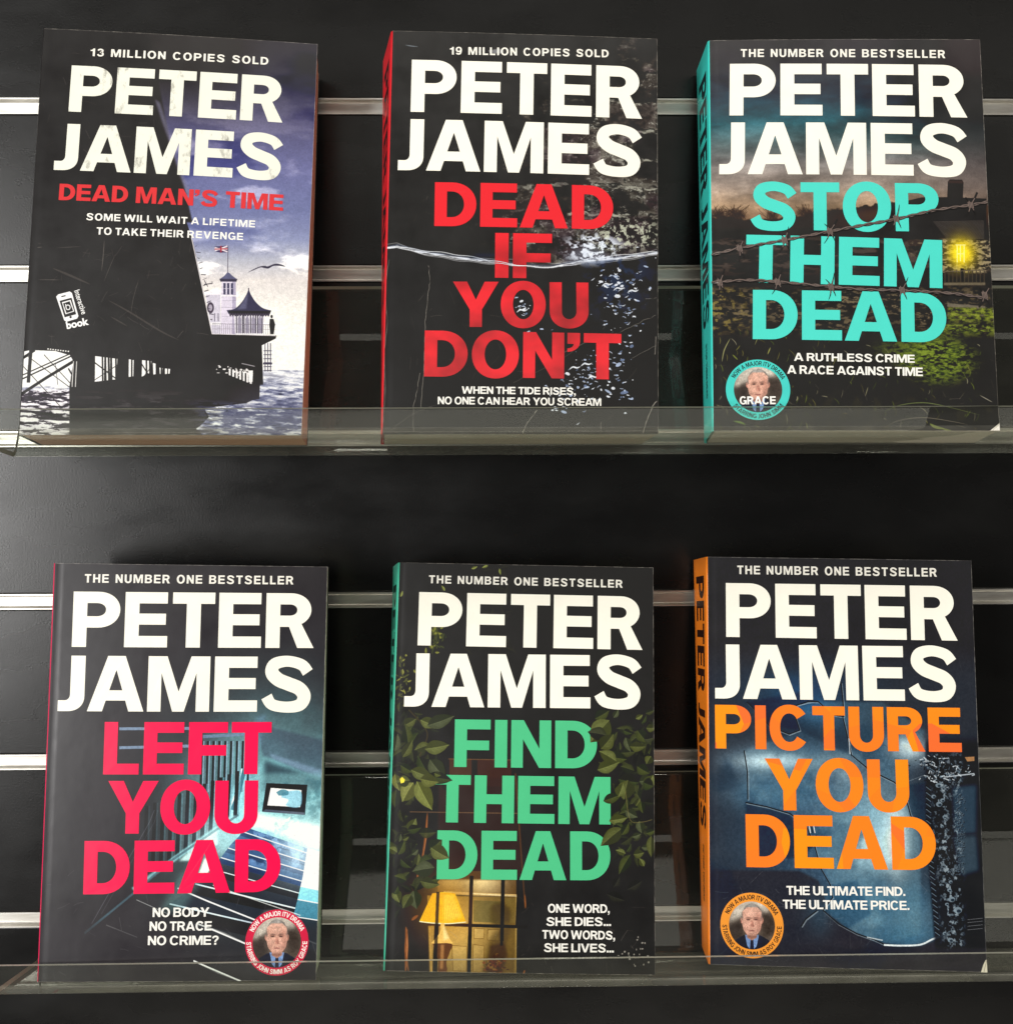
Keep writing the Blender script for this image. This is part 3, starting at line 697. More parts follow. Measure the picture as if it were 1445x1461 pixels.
def art_water(over):
    A = Art(2, (37, 35, 33)); rng = A.rng; X, Y = A.X, A.Y
    fx, fy = A.uv(0)
    n1, n2 = A.noise(60, 44, 6, .62), A.noise(14, 10, 4, .6)
    # stone wall in courses
    course = (fy + 8*np.sin(fx/120))/122.0; row = np.floor(course)
    cell = (fx + (row*97) % 230 + 60*np.sin(row*2.1))/230.0
    du = np.abs(cell - np.round(cell))*230; dv = np.abs(course - np.round(course))*122; top_e = (course - row)*122
    joint = np.minimum(du, dv) + (n2-.5)*14 + (n1-.5)*16
    tone = (np.sin(np.floor(cell)*12.99 + row*78.2)*43758.5) % 1
    wall = sst(600, 1150, fx + (n1-.5)*420 + np.clip(fy-500, 0, 500)*.25)*sst(330, 560, fy + (n1-.5)*300 + np.clip(fx-1000, 0, 300)*.8)*sst(1110, 1050, fy)
    body = vgrad(n1*.75 + n2*.35, [(.2, (26, 23, 22)), (.5, (50, 45, 43)), (.72, (72, 66, 62)), (.9, (104, 98, 90)), (1.0, (136, 132, 122))])*(.5 + .7*tone[..., None].astype(np.float32))
    A.mix((wall*.95*sst(3, 9, joint)).astype(np.float32), body.astype(np.float32))
    A.mix((wall*sst(9, 2, np.abs(top_e-12-(n2-.5)*18))*sst(3, 9, du)*sst(.42, .62, A.noise(50, 16, 4))*.75).astype(np.float32), (176, 176, 162))
    A.mix((wall*sst(9, 3, np.abs(joint-11))*sst(.56, .7, n1)*.35).astype(np.float32), (140, 138, 126))
    A.mix((wall*sst(.70, .80, A.noise(9, 6, 4, .7))*sst(.5, .68, n1)*.6).astype(np.float32), (184, 184, 174))
    A.mix((wall*sst(.60, .75, A.noise(120, 90, 3))*.35).astype(np.float32), (62, 44, 58))
    # water surface
    gx, gy = A.uv(1)
    def surf(x): return np.interp(x, [140, 200, 300, 450, 600, 700, 800, 870, 1000, 1150, 1320], [106, 96, 122, 146, 166, 178, 187, 188, 164, 150, 124])
    sy = surf(gx); under = sst(-2, 4, gy-sy)
    A.mix((under*.93).astype(np.float32), (36, 34, 33))
    foam = A.noise(30, 6, 5, .65)
    band = np.exp(-((gy-sy+4)/6.5)**2)*(.5 + .8*sst(.35, .7, foam))
    A.mix(np.clip(band, 0, 1).astype(np.float32), (214, 220, 232))
    A.mix((np.exp(-((gy-sy+9)/3)**2)*.8).astype(np.float32), (40, 46, 60))
    for off, a in ((-15, .8), (4, .7), (10, .45), (-24, .35)):
        pts = [(x, float(surf(x)) + off*(.5 + .5*math.sin(x*.009 + off)) + 2*math.sin(x*.05 + off)) for x in range(140, 1325, 12)]
        A.L(1, pts, 3.0, (236, 240, 246), a)
        if 560 < 1e9 and off in (-15, 4): over.append(stroke([(x, y, 2.6) for x, y in pts if 590 < x < 900]))
    A.P(1, [(900, 168), (960, 110), (1030, 92), (1080, 108), (1120, 150), (1010, 166)], (126, 134, 150), .5, 14)
    A.mix((sst(140, 60, np.hypot((gx-1040)*.8, (gy-105)*1.5))*sst(.45, .7, A.noise(20, 14, 5, .65))).astype(np.float32), (216, 224, 238))
    A.mix((sst(260, 60, np.hypot(gx-1190, (gy-40)*2.2))*sst(.55, .75, A.noise(12, 12, 4, .65))*.8).astype(np.float32), (208, 214, 190))
    A.mix((sst(480, 560, gx)*sst(700, 600, gx)*np.exp(-((gy-135)/14)**2)*.4).astype(np.float32), (30, 50, 84))
    A.mix((sst(400, 0, np.hypot((gx-1150)*1.4, gy-200))*under*sst(.5, .78, A.noise(40, 40, 5, .6))*.55).astype(np.float32), (52, 68, 104))
    # bubbles
    for (cx, cy, sx, sy_, n) in ((1120, 260, 45, 40, 46), (1180, 360, 45, 60, 42), (1150, 470, 40, 60, 26), (1050, 610, 70, 60, 60), (960, 690, 60, 50, 44), (900, 760, 60, 30, 26), (1120, 640, 40, 60, 24), (740, 365, 22, 18, 18), (1180, 720, 20, 50, 16), (840, 450, 60, 20, 7), (1250, 250, 30, 120, 12)):
        for _ in range(n):
            x, y = rng.normal(cx, sx), rng.normal(cy, sy_); r = abs(rng.normal(0, 2.0)) + 1.0
            if rng.random() < .35:
                A.L(1, smooth([(x-8, y + rng.normal(0, 4)), (x, y), (x+9, y + rng.normal(0, 5))], 4), 3.2, (214, 224, 240), .85, True)
            A.E(1, (x, y), r*rng.uniform(.8, 2.4), r*rng.uniform(.6, 1.3), ((228, 234, 244), (170, 186, 214), (104, 120, 152))[rng.integers(0, 3)], .9, 0, rng.uniform(-.6, .6))
    for x, y in ((1100, 262), (1150, 280), (1010, 605), (960, 620), (1040, 660), (1210, 290), (735, 375)):
        A.L(1, smooth([(x-22, y + 6), (x-6, y-6), (x+12, y-2), (x+26, y-8)], 4), 7, (232, 238, 246), .9, True)
    # creases in the card
    cr = (196, 190, 178)
    for pts, w, a in ((((335, 180), (340, 250), (330, 330), (322, 420), (318, 560), (312, 660), (302, 790)), 3.2, .65), (((300, 640), (288, 700), (270, 800), (272, 890)), 3.5, .6), (((180, 880), (260, 820), (370, 772)), 3, .45), (((740, 900), (755, 860), (800, 800)), 5, .75), (((1255, 900), (1270, 850), (1300, 780), (1316, 760)), 6, .75), (((900, 560), (1010, 510), (1150, 465), (1225, 430), (1312, 390)), 3, .5), (((1210, 575), (1312, 520)), 2.5, .5), (((700, 680), (850, 610), (960, 545)), 2.5, .35), (((1075, 880), (1076, 850)), 4, .6), (((1265, 322), (1312, 316)), 3, .5), (((165, 150), (150, 300), (158, 420), (146, 560), (150, 700), (140, 860)), 4, .5), (((1312, 480), (1308, 560)), 5, .6)):
        q = smooth(list(pts), 6)
        A.L(1, [(x + rng.normal(0, 1.3), y + rng.normal(0, 1.3)) for x, y in q], w*.6, cr, a); A.L(1, [(x + 4, y + 3) for x, y in q], w*1.5, (14, 12, 12), .5)
    scratches(A, 1, 80, (150, 200, 1310, 890)); scratches(A, 0, 30, (180, 100, 1300, 950))
    A.L(0, smooth([(235, 132), (262, 137), (290, 140)], 5), 5, (130, 140, 150), .7, True); A.P(0, [(590, 158), (640, 150), (660, 160), (650, 172), (600, 170)], (176, 178, 182), .6, 2)
    return A

def art_cottage(over):
    A = Art(3, (40, 37, 37)); rng = A.rng
    fx, fy = A.uv(0); gx, gy = A.uv(1)
    sky = vgrad(fy, [(90, (47, 44, 47)), (250, (44, 48, 58)), (360, (42, 62, 76)), (470, (44, 88, 98)), (560, (88, 106, 108)), (640, (132, 127, 125)), (740, (156, 140, 128)), (830, (176, 146, 116)), (900, (104, 78, 58))])
    c1, c2 = A.noise(170, 70, 6, .58), A.noise(260, 120, 5)
    sky = sky*(.66 + .62*c1[..., None]) + (sst(.6, .85, c2)*sst(380, 640, fy)*.14)[..., None]
    sky = sky*(1 - .72*(sst(760, 1200, fx + (c2-.5)*300)*sst(760, 420, fy)))[..., None]
    A.a[:] = np.clip(sky, 0, 1); A.mix((sst(330, 200, fy)*.75).astype(np.float32), (46, 43, 46)); A.mix((sst(1000, 1250, fx)*.55).astype(np.float32), (64, 56, 56))
    # hills
    h = np.interp(fx, [130, 250, 330, 520, 640, 700, 900, 1000, 1330], [868, 872, 884, 868, 850, 838, 815, 800, 800])
    A.mix(sst(-3, 6, fy-h-(A.noise(16, 16, 3)-.5)*14).astype(np.float32), (46, 38, 33))
    A.mix((sst(0, 40, fy-h)*sst(120, 40, fy-h)*sst(600, 900, fx)*.5).astype(np.float32), (92, 66, 46))
    for (x, y, s) in ((165, 850, 34), (190, 860, 26), (245, 850, 34), (270, 862, 26), (410, 862, 26), (545, 850, 34), (565, 866, 24)):
        for _ in range(26): A.L(0, [(x + rng.normal(0, s*.5), y + 20), (x + rng.normal(0, s*.9), y - rng.uniform(0, s))], 1.6, (52, 38, 30), .8)
        A.E(0, (x, y + 6), s, s*.55, (44, 34, 28), .6, 6)
    # ground
    A.mix(sst(-8, 18, gy-20).astype(np.float32), (36, 33, 31))
    d = A.noise(60, 16, 5, .62)
    A.mix((sst(30, 90, gy)*sst(260, 160, gy)*sst(.48, .8, d)*.5).astype(np.float32), (104, 90, 84))
    # dry stone wall
    st, st2 = A.noise(18, 8, 4, .6), A.noise(90, 40, 4)
    m = sst(250, 300, gy)*sst(500, 420, gy)
    A.mix((m*sst(.5, .75, st)*.8*(.35 + .8*st2)).astype(np.float32), (118, 104, 80)); A.mix((m*sst(.45, .25, st)*.8).astype(np.float32), (24, 21, 19))
    A.mix((m*sst(420, 150, gx)*sst(.6, .8, A.noise(14, 10, 4))*.7).astype(np.float32), (150, 132, 70))
    # cottage
    A.P(0, [(870, 835), (960, 812), (1050, 790), (1165, 788), (1330, 792), (1330, 965), (900, 965)], (38, 33, 33)); A.P(0, [(1163, 722), (1172, 712), (1224, 712), (1231, 724), (1228, 795), (1160, 795)], (40, 33, 32))
    A.P(0, [(1166, 716), (1228, 716), (1228, 728), (1166, 728)], (56, 46, 44))
    for i in range(16): A.L(0, [(1100 + i*4, 895 + i*5), (1320, 888 + i*5)], 2.0, (132, 126, 118), .45)
    rr = A.noise(14, 7, 4, .62)
    A.mix((sst(1130, 1145, gx)*sst(60, 74, gy)*sst(215, 205, gy)*sst(.35, .7, rr)*.8).astype(np.float32), (168, 152, 120))
    A.P(1, [(985, 70), (1140, 66), (1140, 92), (1000, 96)], (54, 46, 42)); A.mix((sst(985, 1000, gx)*sst(1140, 1130, gx)*sst(66, 80, gy)*sst(150, 130, gy)*sst(.5, .8, rr)*.7).astype(np.float32), (128, 114, 90))
    glow = np.exp(-(np.hypot((gx-1222)*1.0, (gy-125)*.88)/56)**2)
    A.mix(np.clip(glow*1.15, 0, .96).astype(np.float32), (236, 206, 20)); A.mix(np.clip(np.exp(-(np.hypot(gx-1218, gy-125)/34)**2), 0, .9).astype(np.float32), (255, 234, 60))
    for p in ([(1196, 90), (1240, 90)], [(1217, 90), (1217, 160)], [(1203, 92), (1203, 165)], [(1233, 92), (1233, 165)], [(1205, 128), (1232, 128)]): A.L(1, p, 4, (255, 246, 150), .95)
    A.L(1, [(1203, 165), (1200, 200)], 3, (190, 176, 90), .8); A.L(1, [(1240, 165), (1243, 196)], 3, (190, 176, 90), .8); A.P(1, [(1217, 190), (1231, 190), (1231, 245), (1217, 245)], (22, 20, 18))
    # fence and garden
    for x in range(1150, 1330, 17): A.L(1, [(x, 196), (x, 250)], 4, (70, 62, 52))
    A.L(1, [(1140, 206), (1325, 196)], 4, (96, 86, 70)); A.P(1, [(1145, 252), (1325, 250), (1325, 262), (1145, 264)], (130, 118, 96), .7, 2)
    A.P(1, [(1160, 340), (1325, 352), (1325, 366), (1160, 356)], (120, 112, 96), .8, 2); A.P(1, [(1160, 384), (1325, 388), (1325, 396), (1160, 394)], (120, 112, 96), .7, 2)
    g1, g2 = A.noise(14, 6, 5, .65), A.noise(50, 26, 4)
    def turf(m, lo, hi): A.mix((m*sst(.3, .55, g1*.7 + g2*.4)).astype(np.float32), vgrad(g1, [(.2, lo), (.75, hi)]))
    turf(sst(1150, 1175, gx)*sst(352, 366, gy)*sst(440, 400, gy)*.9, (52, 62, 20), (138, 150, 56))
    turf(sst(1140, 1175, gx + (g2-.5)*60)*sst(420, 440, gy)*sst(500, 450, gy)*.85, (46, 56, 20), (128, 142, 58))
    turf(sst(190, 70, np.hypot((gx-1120)*.85, (gy-585)*1.35))*.95, (40, 52, 20), (118, 134, 54))
    turf(sst(150, 40, np.hypot((gx-1020)*.6, (gy-540)*1.6))*.5, (52, 64, 20), (120, 140, 50))
    # long grass
    for _ in range(420):
        x, y = rng.uniform(150, 1310), 460 + 440*rng.random()**.8; l = rng.uniform(10, 46); t = rng.normal(-1.75, .5)
        dens = math.exp(-((x-260)/170)**2 - ((y-520)/90)**2) + .35
        if rng.random() > dens: continue
        c = ((116, 112, 60), (92, 104, 44), (150, 146, 120), (70, 82, 36))[rng.integers(0, 4)]
        A.L(1, smooth([(x, y), (x + l*.5*math.cos(t) + 3, y + l*.5*math.sin(t)), (x + l*math.cos(t)*1.2, y + l*math.sin(t))], 3), rng.uniform(1.6, 4.5), c, rng.uniform(.35, .9), True)
    for p, w, c in ((((195, 590), (205, 540), (230, 490)), 5, (150, 150, 100)), (((335, 520), (350, 480), (358, 440)), 4, (130, 132, 80)), (((390, 560), (402, 530)), 5, (150, 150, 80)), (((240, 560), (262, 582)), 6, (120, 130, 60)), (((245, 846), (270, 850), (296, 860)), 10, (96, 120, 60)), (((885, 880), (950, 845), (1060, 832), (1180, 848), (1250, 862)), 3, (120, 112, 100)), (((890, 805), (960, 778), (1060, 768), (1160, 785), (1300, 820)), 4, (104, 116, 70)), (((1085, 858), (1110, 872), (1150, 880)), 13, (118, 128, 70)), (((1140, 880), (1180, 890)), 10, (104, 112, 60)), (((1300, 735), (1355, 765)), 4, (150, 146, 130)), (((555, 852), (562, 880)), 6, (104, 110, 60)), (((820, 700), (808, 740)), 4, (120, 116, 90))):
        A.L(1, smooth(list(p), 6), w, c, .85, True)
    A.mix((sst(690, 760, gy)*sst(.5, .8, A.noise(30, 30, 4))*.25).astype(np.float32), (80, 84, 52))
    # barbed wire
    w = 8.5; col, dk = (116, 102, 96), (34, 28, 27)
    bolts(A, 1, [(150, 132), (270, 104), (460, 72), (650, 36), (800, 8), (940, -18), (1110, -58), (1255, -80), (1335, -96)], [(270, 104), (462, 72), (655, 34), (940, -20), (1262, -82)], w, col, dk, rng, over)
    bolts(A, 1, [(150, 250), (300, 242), (430, 250), (660, 272), (800, 284), (970, 288), (1130, 296), (1240, 306), (1335, 322)], [(185, 250), (432, 250), (660, 272), (965, 286), (1322, 304)], w, col, dk, rng, over)
    scratches(A, 1, 40, (150, 450, 1350, 880))
    return A

def art_stairs():
    A = Art(4, (46, 43, 46)); rng = A.rng; fx, fy = A.uv(0); gx, gy = A.uv(1)
    n, n2 = A.noise(120, 120, 5), A.noise(34, 34, 5, .6)
    d = np.hypot((gx-1130)*.95, (gy-150)*.8)
    A.mix((np.exp(-(d/330)**2)*1.0*(.7 + .6*n)).clip(0, 1).astype(np.float32), (118, 166, 172))
    A.mix((sst(620, 300, gx)*.0 + sst(900, 300, gx)*.35).clip(0, 1).astype(np.float32), (46, 43, 47))
    # ceiling lines, wall above the stairs
    A.P(0, [(1060, 730), (1345, 800), (1335, 960), (1085, 860)], (62, 66, 78), .55, 6); A.P(0, [(1060, 700), (1100, 690), (1060, 900), (1010, 1000), (980, 1000)], (88, 110, 128), .5, 8)
    A.P(0, [(1110, 850), (1335, 925), (1335, 962), (1130, 875)], (110, 128, 148), .55, 6); A.P(0, [(1095, 880), (1335, 960), (1320, 1010), (1080, 1010)], (40, 42, 50), .7, 10)
    for y0, y1 in ((750, 748), (828, 820)): A.L(0, [(495, y0), (800, y1), (940, y1 + 8)], 12, (112, 128, 148), .8)
    A.L(0, [(840, 782), (1010, 772)], 13, (96, 112, 132), .8)
    # upper banister
    for i in range(9):
        x = 836 + i*24; A.L(0, [(x, 800), (x - 6, 1010)], 9, (36, 38, 44)); A.L(0, [(x + 8, 800), (x + 2, 1010)], 4, (118, 140, 156), .8)
    # lower banister: rail and balusters in teal light
    A.P(1, [(985, -20), (1020, -20), (985, 150), (940, 190), (930, 170)], (130, 180, 190), .7, 6)
    A.L(1, [(1010, -40), (985, 60), (960, 130)], 20, (60, 96, 108), .9); A.L(1, [(1000, -40), (975, 60), (940, 150)], 6, (190, 224, 226), .8)
    for i in range(12):
        x = 975 - i*34; top = -30 + i*13; bot = 165 + i*24
        A.P(1, [(x, top), (x + 15, top), (x + 5, bot), (x - 12, bot)], (34, 36, 42)); A.P(1, [(x + 15, top), (x + 22, top), (x + 12, bot), (x + 5, bot)], (96, 134, 144), max(.15, .85 - i*.07))
    A.P(1, [(960, 150), (990, 160), (640, 400), (560, 470), (545, 452), (720, 320)], (120, 164, 168), .75, 3)
    A.P(1, [(850, 240), (900, 215), (900, 270), (780, 340), (740, 340)], (176, 208, 204), .7, 5)
    A.L(1, [(985, 150), (700, 345), (560, 468), (350, 640)], 9, (70, 88, 96), .8); A.L(1, [(640, 130), (620, 180), (380, 600)], 3, (94, 94, 100), .6); A.L(1, [(655, 130), (640, 180), (420, 560)], 2, (94, 94, 100), .5)
    # wall in bright light and the framed picture
    A.P(1, [(1060, -20), (1330, -20), (1325, 300), (1180, 240), (1040, 200)], (106, 142, 146), .55, 8)
    A.P(1, [(1010, 120), (1090, 150), (1330, 200), (1325, 298), (1180, 238), (1030, 195)], (206, 222, 208), .75, 12)
    A.mix((sst(1050, 1100, gx)*sst(-20, 20, gy)*sst(300, 260, gy)*sst(.45, .8, n2)*.35).astype(np.float32), (50, 78, 88))
    A.P(1, [(1100, 20), (1268, 28), (1258, 152), (1082, 136)], (26, 26, 32)); A.P(1, [(1096, 128), (1255, 142), (1256, 152), (1082, 138)], (66, 70, 82))
    A.P(1, [(1118, 40), (1244, 50), (1238, 120), (1104, 112)], (216, 222, 206)); A.P(1, [(1118, 40), (1150, 42), (1130, 112), (1104, 112)], (232, 230, 210))
    A.P(1, smooth([(1165, 60), (1200, 52), (1242, 56), (1238, 118), (1180, 114), (1190, 90), (1160, 80)], 4), (104, 144, 160), .9, 2); A.P(1, smooth([(1140, 58), (1165, 46), (1190, 54), (1186, 70), (1150, 72)], 4), (70, 108, 122), .9)
    for p in ([(1150, 185), (1190, 165), (1200, 158), (1192, 178)], [(1180, 195), (1220, 182), (1215, 192)], [(1192, 210), (1222, 200), (1216, 214)], [(1145, 170), (1165, 188), (1152, 192)]): A.P(1, p, (240, 242, 232)); A.L(1, p[:2], 2, (120, 134, 130), .6)
    # stairs coming down to the left
    L0 = [(1012, 200), (990, 236), (958, 268), (930, 304), (898, 346), (850, 396), (770, 470), (640, 560)]
    R0 = [(1268, 290), (1262, 326), (1256, 362), (1250, 402), (1240, 446), (1228, 500), (1210, 570), (1190, 690)]
    for i in range(7):
        a, b, c_, e = L0[i], R0[i], R0[i+1], L0[i+1]
        u = .52
        ma = (a[0] + (e[0]-a[0])*u, a[1] + (e[1]-a[1])*u); mb = (b[0] + (c_[0]-b[0])*u, b[1] + (c_[1]-b[1])*u)
        A.P(1, [a, b, mb, ma], (46, 66, 98) if i < 4 else (46, 50, 58)); A.P(1, [ma, mb, c_, e], (34, 46, 76) if i < 4 else (38, 38, 42))
        A.L(1, [ma, mb], 4 if i < 5 else 6, (204, 222, 230), .95 if i < 4 else .75)
    A.mix((sst(980, 1050, gx)*sst(1270, 1240, gx)*sst(200, 230, gy)*sst(400, 330, gy)*sst(.5, .75, n2)*.5).astype(np.float32), (120, 152, 190))
    for i in range(7):
        b, c_ = R0[i], R0[i+1]
        col = ((226, 226, 200), (210, 222, 206), (236, 236, 214), (180, 208, 206), (104, 160, 172), (70, 112, 128), (52, 62, 70))[i]
        A.P(1, [b, (1332 - i*2, b[1] + 18), (1330 - i*2, c_[1] + 20), c_], col); A.L(1, [b, (1332, b[1] + 20)], 4, (246, 246, 236), .8)
    A.mix((np.exp(-(np.hypot((gx-1250)*.8, (gy-300)*.8)/110)**2)*.5).astype(np.float32), (214, 236, 232)); A.mix((np.exp(-(np.hypot((gx-900)*.8, (gy-240)*.9)/90)**2)*.35).astype(np.float32), (190, 224, 226))
    # white edges of the lowest steps
    for p, w, a in ((((735, 452), (860, 506), (1060, 586)), 6, .9), (((820, 600), (930, 640), (1020, 684)), 7, .9), (((800, 750), (900, 800), (995, 836)), 7, .85), (((880, 440), (1240, 566)), 4, .6), (((565, 500), (700, 560)), 3, .4), (((440, 605), (568, 655)), 4, .35), (((1200, 640), (1320, 690)), 5, .4)):
        A.L(1, list(p), w, (206, 212, 206), a)
    A.P(1, [(745, 395), (830, 350), (840, 420), (745, 560), (660, 540)], (92, 118, 116), .5, 14); A.P(1, [(845, 330), (890, 320), (860, 395), (820, 396)], (214, 222, 206), .8, 4)
    A.mix((sst(560, 640, gy)*.6).astype(np.float32), (48, 46, 49))
    for p, w, a in ((((875, 622), (1020, 684)), 6, .85), (((800, 752), (995, 836)), 6, .75)): A.L(1, list(p), w, (206, 212, 206), a)
    lum = A.a.mean(-1, keepdims=True); A.a[:] = np.clip(A.a + (A.a - .27)*.55*sst(.17, .34, lum) + (lum > .5)*.03, 0, 1)
    A.a[:] *= 1 + .10*(A.noise(5, 5, 3) - .5)[..., None]*sst(.2, .4, lum)
    scratches(A, 1, 60, (160, 300, 1300, 830), (150, 150, 150), .3); scratches(A, 0, 24, (200, 100, 1330, 720), (150, 150, 150), .25)
    return A

def art_leaves(over):
    A = Art(5, (40, 37, 37)); rng = A.rng; fx, fy = A.uv(0); gx, gy = A.uv(1)
    # door and window behind the glass
    A.P(0, [(425, 910), (520, 912), (520, 1030), (425, 1030)], (76, 52, 38), .9); A.P(0, [(545, 914), (690, 916), (690, 1030), (545, 1030)], (70, 48, 36), .8)
    A.L(0, [(420, 912), (690, 916)], 4, (110, 78, 54), .8)
    A.P(1, [(380, 0), (720, 0), (740, 420), (370, 420)], (58, 44, 36), .75, 6); A.L(1, [(255, 146), (720, 152)], 4, (120, 92, 68), .7); A.L(1, [(708, -20), (750, 560)], 6, (96, 66, 46), .7)
    A.P(1, [(375, 400), (712, 400), (712, 500), (375, 500)], (86, 62, 36))
    A.mix((np.exp(-(np.hypot((gx-560)*.9, (gy-420)*1.0)/88)**2)*sst(430, 445, gy)*sst(712, 708, gx)).astype(np.float32), (250, 224, 158))
    A.mix((np.exp(-(np.hypot((gx-430)*.9, (gy-440)*1.0)/60)**2)*sst(430, 445, gy)*sst(500, 490, gy)*.8).astype(np.float32), (214, 180, 110))
    A.P(1, [(400, 486), (714, 500), (714, 512), (400, 498)], (206, 172, 110)); A.L(1, [(520, 496), (714, 508)], 4, (244, 224, 170))
    A.P(1, [(330, 505), (714, 512), (712, 845), (340, 845)], (150, 122, 66))
    A.mix((sst(330, 350, gx)*sst(712, 706, gx)*sst(508, 514, gy)*sst(850, 840, gy)*np.exp(-(np.hypot((gx-470), (gy-660)*.8)/190)**2)*.75).astype(np.float32), (226, 186, 104))
    A.P(1, [(528, 525), (645, 530), (640, 622), (528, 618)], (132, 122, 74)); A.P(1, [(665, 515), (712, 516), (706, 622), (668, 622)], (176, 152, 84)); A.L(1, [(712, 512), (706, 845)], 8, (204, 170, 92))
    for q in ([(530, 645), (575, 648), (572, 690), (530, 690)], [(590, 650), (640, 652), (636, 700), (588, 696)], [(526, 715), (575, 722), (570, 835), (526, 832)], [(436, 720), (500, 724), (498, 830), (440, 828)]):
        A.P(1, q, (226, 190, 112), .7, 2); A.L(1, q + q[:1], 3, (120, 88, 44), .8)
    # a figure's shade on the door
    A.P(1, smooth([(600, 560), (620, 540), (655, 540), (684, 560), (688, 600), (672, 640), (640, 650), (600, 690), (585, 760), (570, 845), (640, 845), (668, 720), (690, 640)], 4), (84, 68, 40), .62, 8)
    A.E(1, (640, 590), 44, 50, (92, 80, 50), .75, 8); A.P(1, [(600, 720), (660, 706), (676, 760), (650, 845), (585, 845)], (64, 46, 30), .7, 6)
    for _ in range(60):
        x, y = rng.normal(614, 20), rng.normal(805, 18); A.E(1, (x, y), rng.uniform(3, 9), rng.uniform(3, 7), ((166, 84, 44), (112, 54, 30), (206, 150, 84), (70, 40, 26))[rng.integers(0, 4)], .8)
    A.mix((sst(330, 345, gx)*sst(716, 706, gx)*sst(500, 512, gy)*(1-np.exp(-(np.hypot((gx-450)*.8, (gy-640)*.7)/150)**2))*.62).astype(np.float32), (54, 38, 18))
    # glazing bars
    bar = (30, 25, 22)
    for p, w in ((((520, 420), (508, 845)), 16), (((655, 430), (650, 700)), 16), (((655, 560), (648, 720)), 12), (((376, 490), (362, 845)), 20), (((330, 628), (760, 640)), 13), (((720, 430), (712, 640)), 8)): A.L(1, list(p), w, bar)
    A.L(1, [(341, 642), (348, 845)], 9, (190, 150, 80), .8)
    # table lamp
    A.mix((np.exp(-(np.hypot((gx-400), (gy-560)*.9)/120)**2)*.55).astype(np.float32), (170, 110, 20))
    A.P(1, smooth([(352, 496), (400, 491), (450, 497)], 4) + smooth([(496, 618), (420, 626), (340, 622), (296, 616)], 4), (250, 186, 34))
    A.P(1, [(395, 494), (448, 498), (480, 600), (400, 618)], (255, 222, 96), .7, 8)
    for i in range(22):
        t = i/21; A.L(1, [(354 + 94*t, 498), (302 + 190*t, 616)], 2.2, (206, 128, 12), .55)
    A.L(1, smooth([(296, 617), (345, 623), (420, 626), (496, 619)], 4), 4, (255, 240, 190)); A.L(1, [(354, 497), (450, 498)], 4, (226, 160, 30))
    A.P(1, smooth([(386, 626), (404, 626), (402, 650), (410, 670), (432, 700), (434, 712), (352, 712), (358, 698), (382, 668), (388, 648)], 3), (232, 186, 96)); A.P(1, [(398, 630), (405, 640), (425, 690), (400, 700)], (255, 232, 160), .7, 3)
    A.P(1, smooth([(354, 712), (434, 712), (428, 745), (412, 790), (414, 832), (376, 832), (378, 790), (362, 745)], 3), (96, 62, 40)); A.P(1, [(388, 716), (402, 716), (398, 820), (384, 820)], (196, 140, 84), .7, 3)
    A.L(1, [(376, 490), (362, 845)], 14, bar, .75)
    # broken twigs
    for p, w in ((((330, 150), (322, 260), (304, 372)), 14), (((290, 400), (284, 480)), 13), (((238, 640), (242, 720), (236, 835)), 20), (((245, 650), (236, 740), (250, 838)), 12), (((262, 612), (290, 590)), 18), (((748, 500), (752, 560)), 9), (((742, 845), (748, 825)), 10)):
        A.L(1, smooth(list(p), 5), w*.7, (134, 80, 46), .95, True); A.L(1, [(x + 3, y) for x, y in p], w*.22, (206, 140, 90), .55, True)
    # leaves: faint upper sprays, then the big clusters
    G = ((92, 98, 50), (74, 82, 42), (108, 116, 58), (62, 72, 40), (84, 92, 62))
    for _ in range(44):
        x, y = rng.normal(225, 20), rng.uniform(470, 700); leaf(A, 0, (x, y), rng.uniform(0, 360), rng.uniform(10, 26), rng.uniform(6, 14), (150, 150, 60) if rng.random() < .3 else (88, 92, 48), None, .9)
    for _ in range(34):
        x, y = rng.normal(370, 26), rng.normal(385, 30); leaf(A, 0, (x, y), rng.uniform(0, 360), rng.uniform(18, 40), rng.uniform(10, 20), (140, 144, 52) if rng.random() < .4 else (70, 76, 40), None, .9)
    for _ in range(30):
        x, y = rng.normal(640, 60), rng.uniform(80, 470); leaf(A, 0, (x, y), rng.uniform(0, 360), rng.uniform(30, 62), rng.uniform(16, 34), (52, 52, 42), None, .7)
    for x, y, a in ((590, 82, 200), (640, 95, 280), (520, 95, 20), (215, 215, 70), (405, 190, 120)): leaf(A, 0, (x, y), a, 26, 12, (150, 160, 70))
    for (fr, cx, cy, sx, sy, n) in ((0, 270, 860, 46, 90, 46), (0, 230, 780, 24, 60, 16), (1, 240, 330, 50, 90, 40), (0, 1200, 860, 60, 80, 40), (1, 1220, 150, 50, 120, 44), (1, 250, 30, 40, 40, 12)):
        for _ in range(n):
            l = rng.uniform(36, 76); leaf(A, fr, (rng.normal(cx, sx), rng.normal(cy, sy)), rng.uniform(0, 360), l, l*rng.uniform(.5, .72), ((50, 54, 38), (62, 66, 42), (44, 46, 38), (72, 78, 46))[rng.integers(0, 4)], None, .85)
    A.L(0, smooth([(250, 700), (330, 800), (300, 900), (340, 1000)], 6), 5, (70, 62, 40), .8)
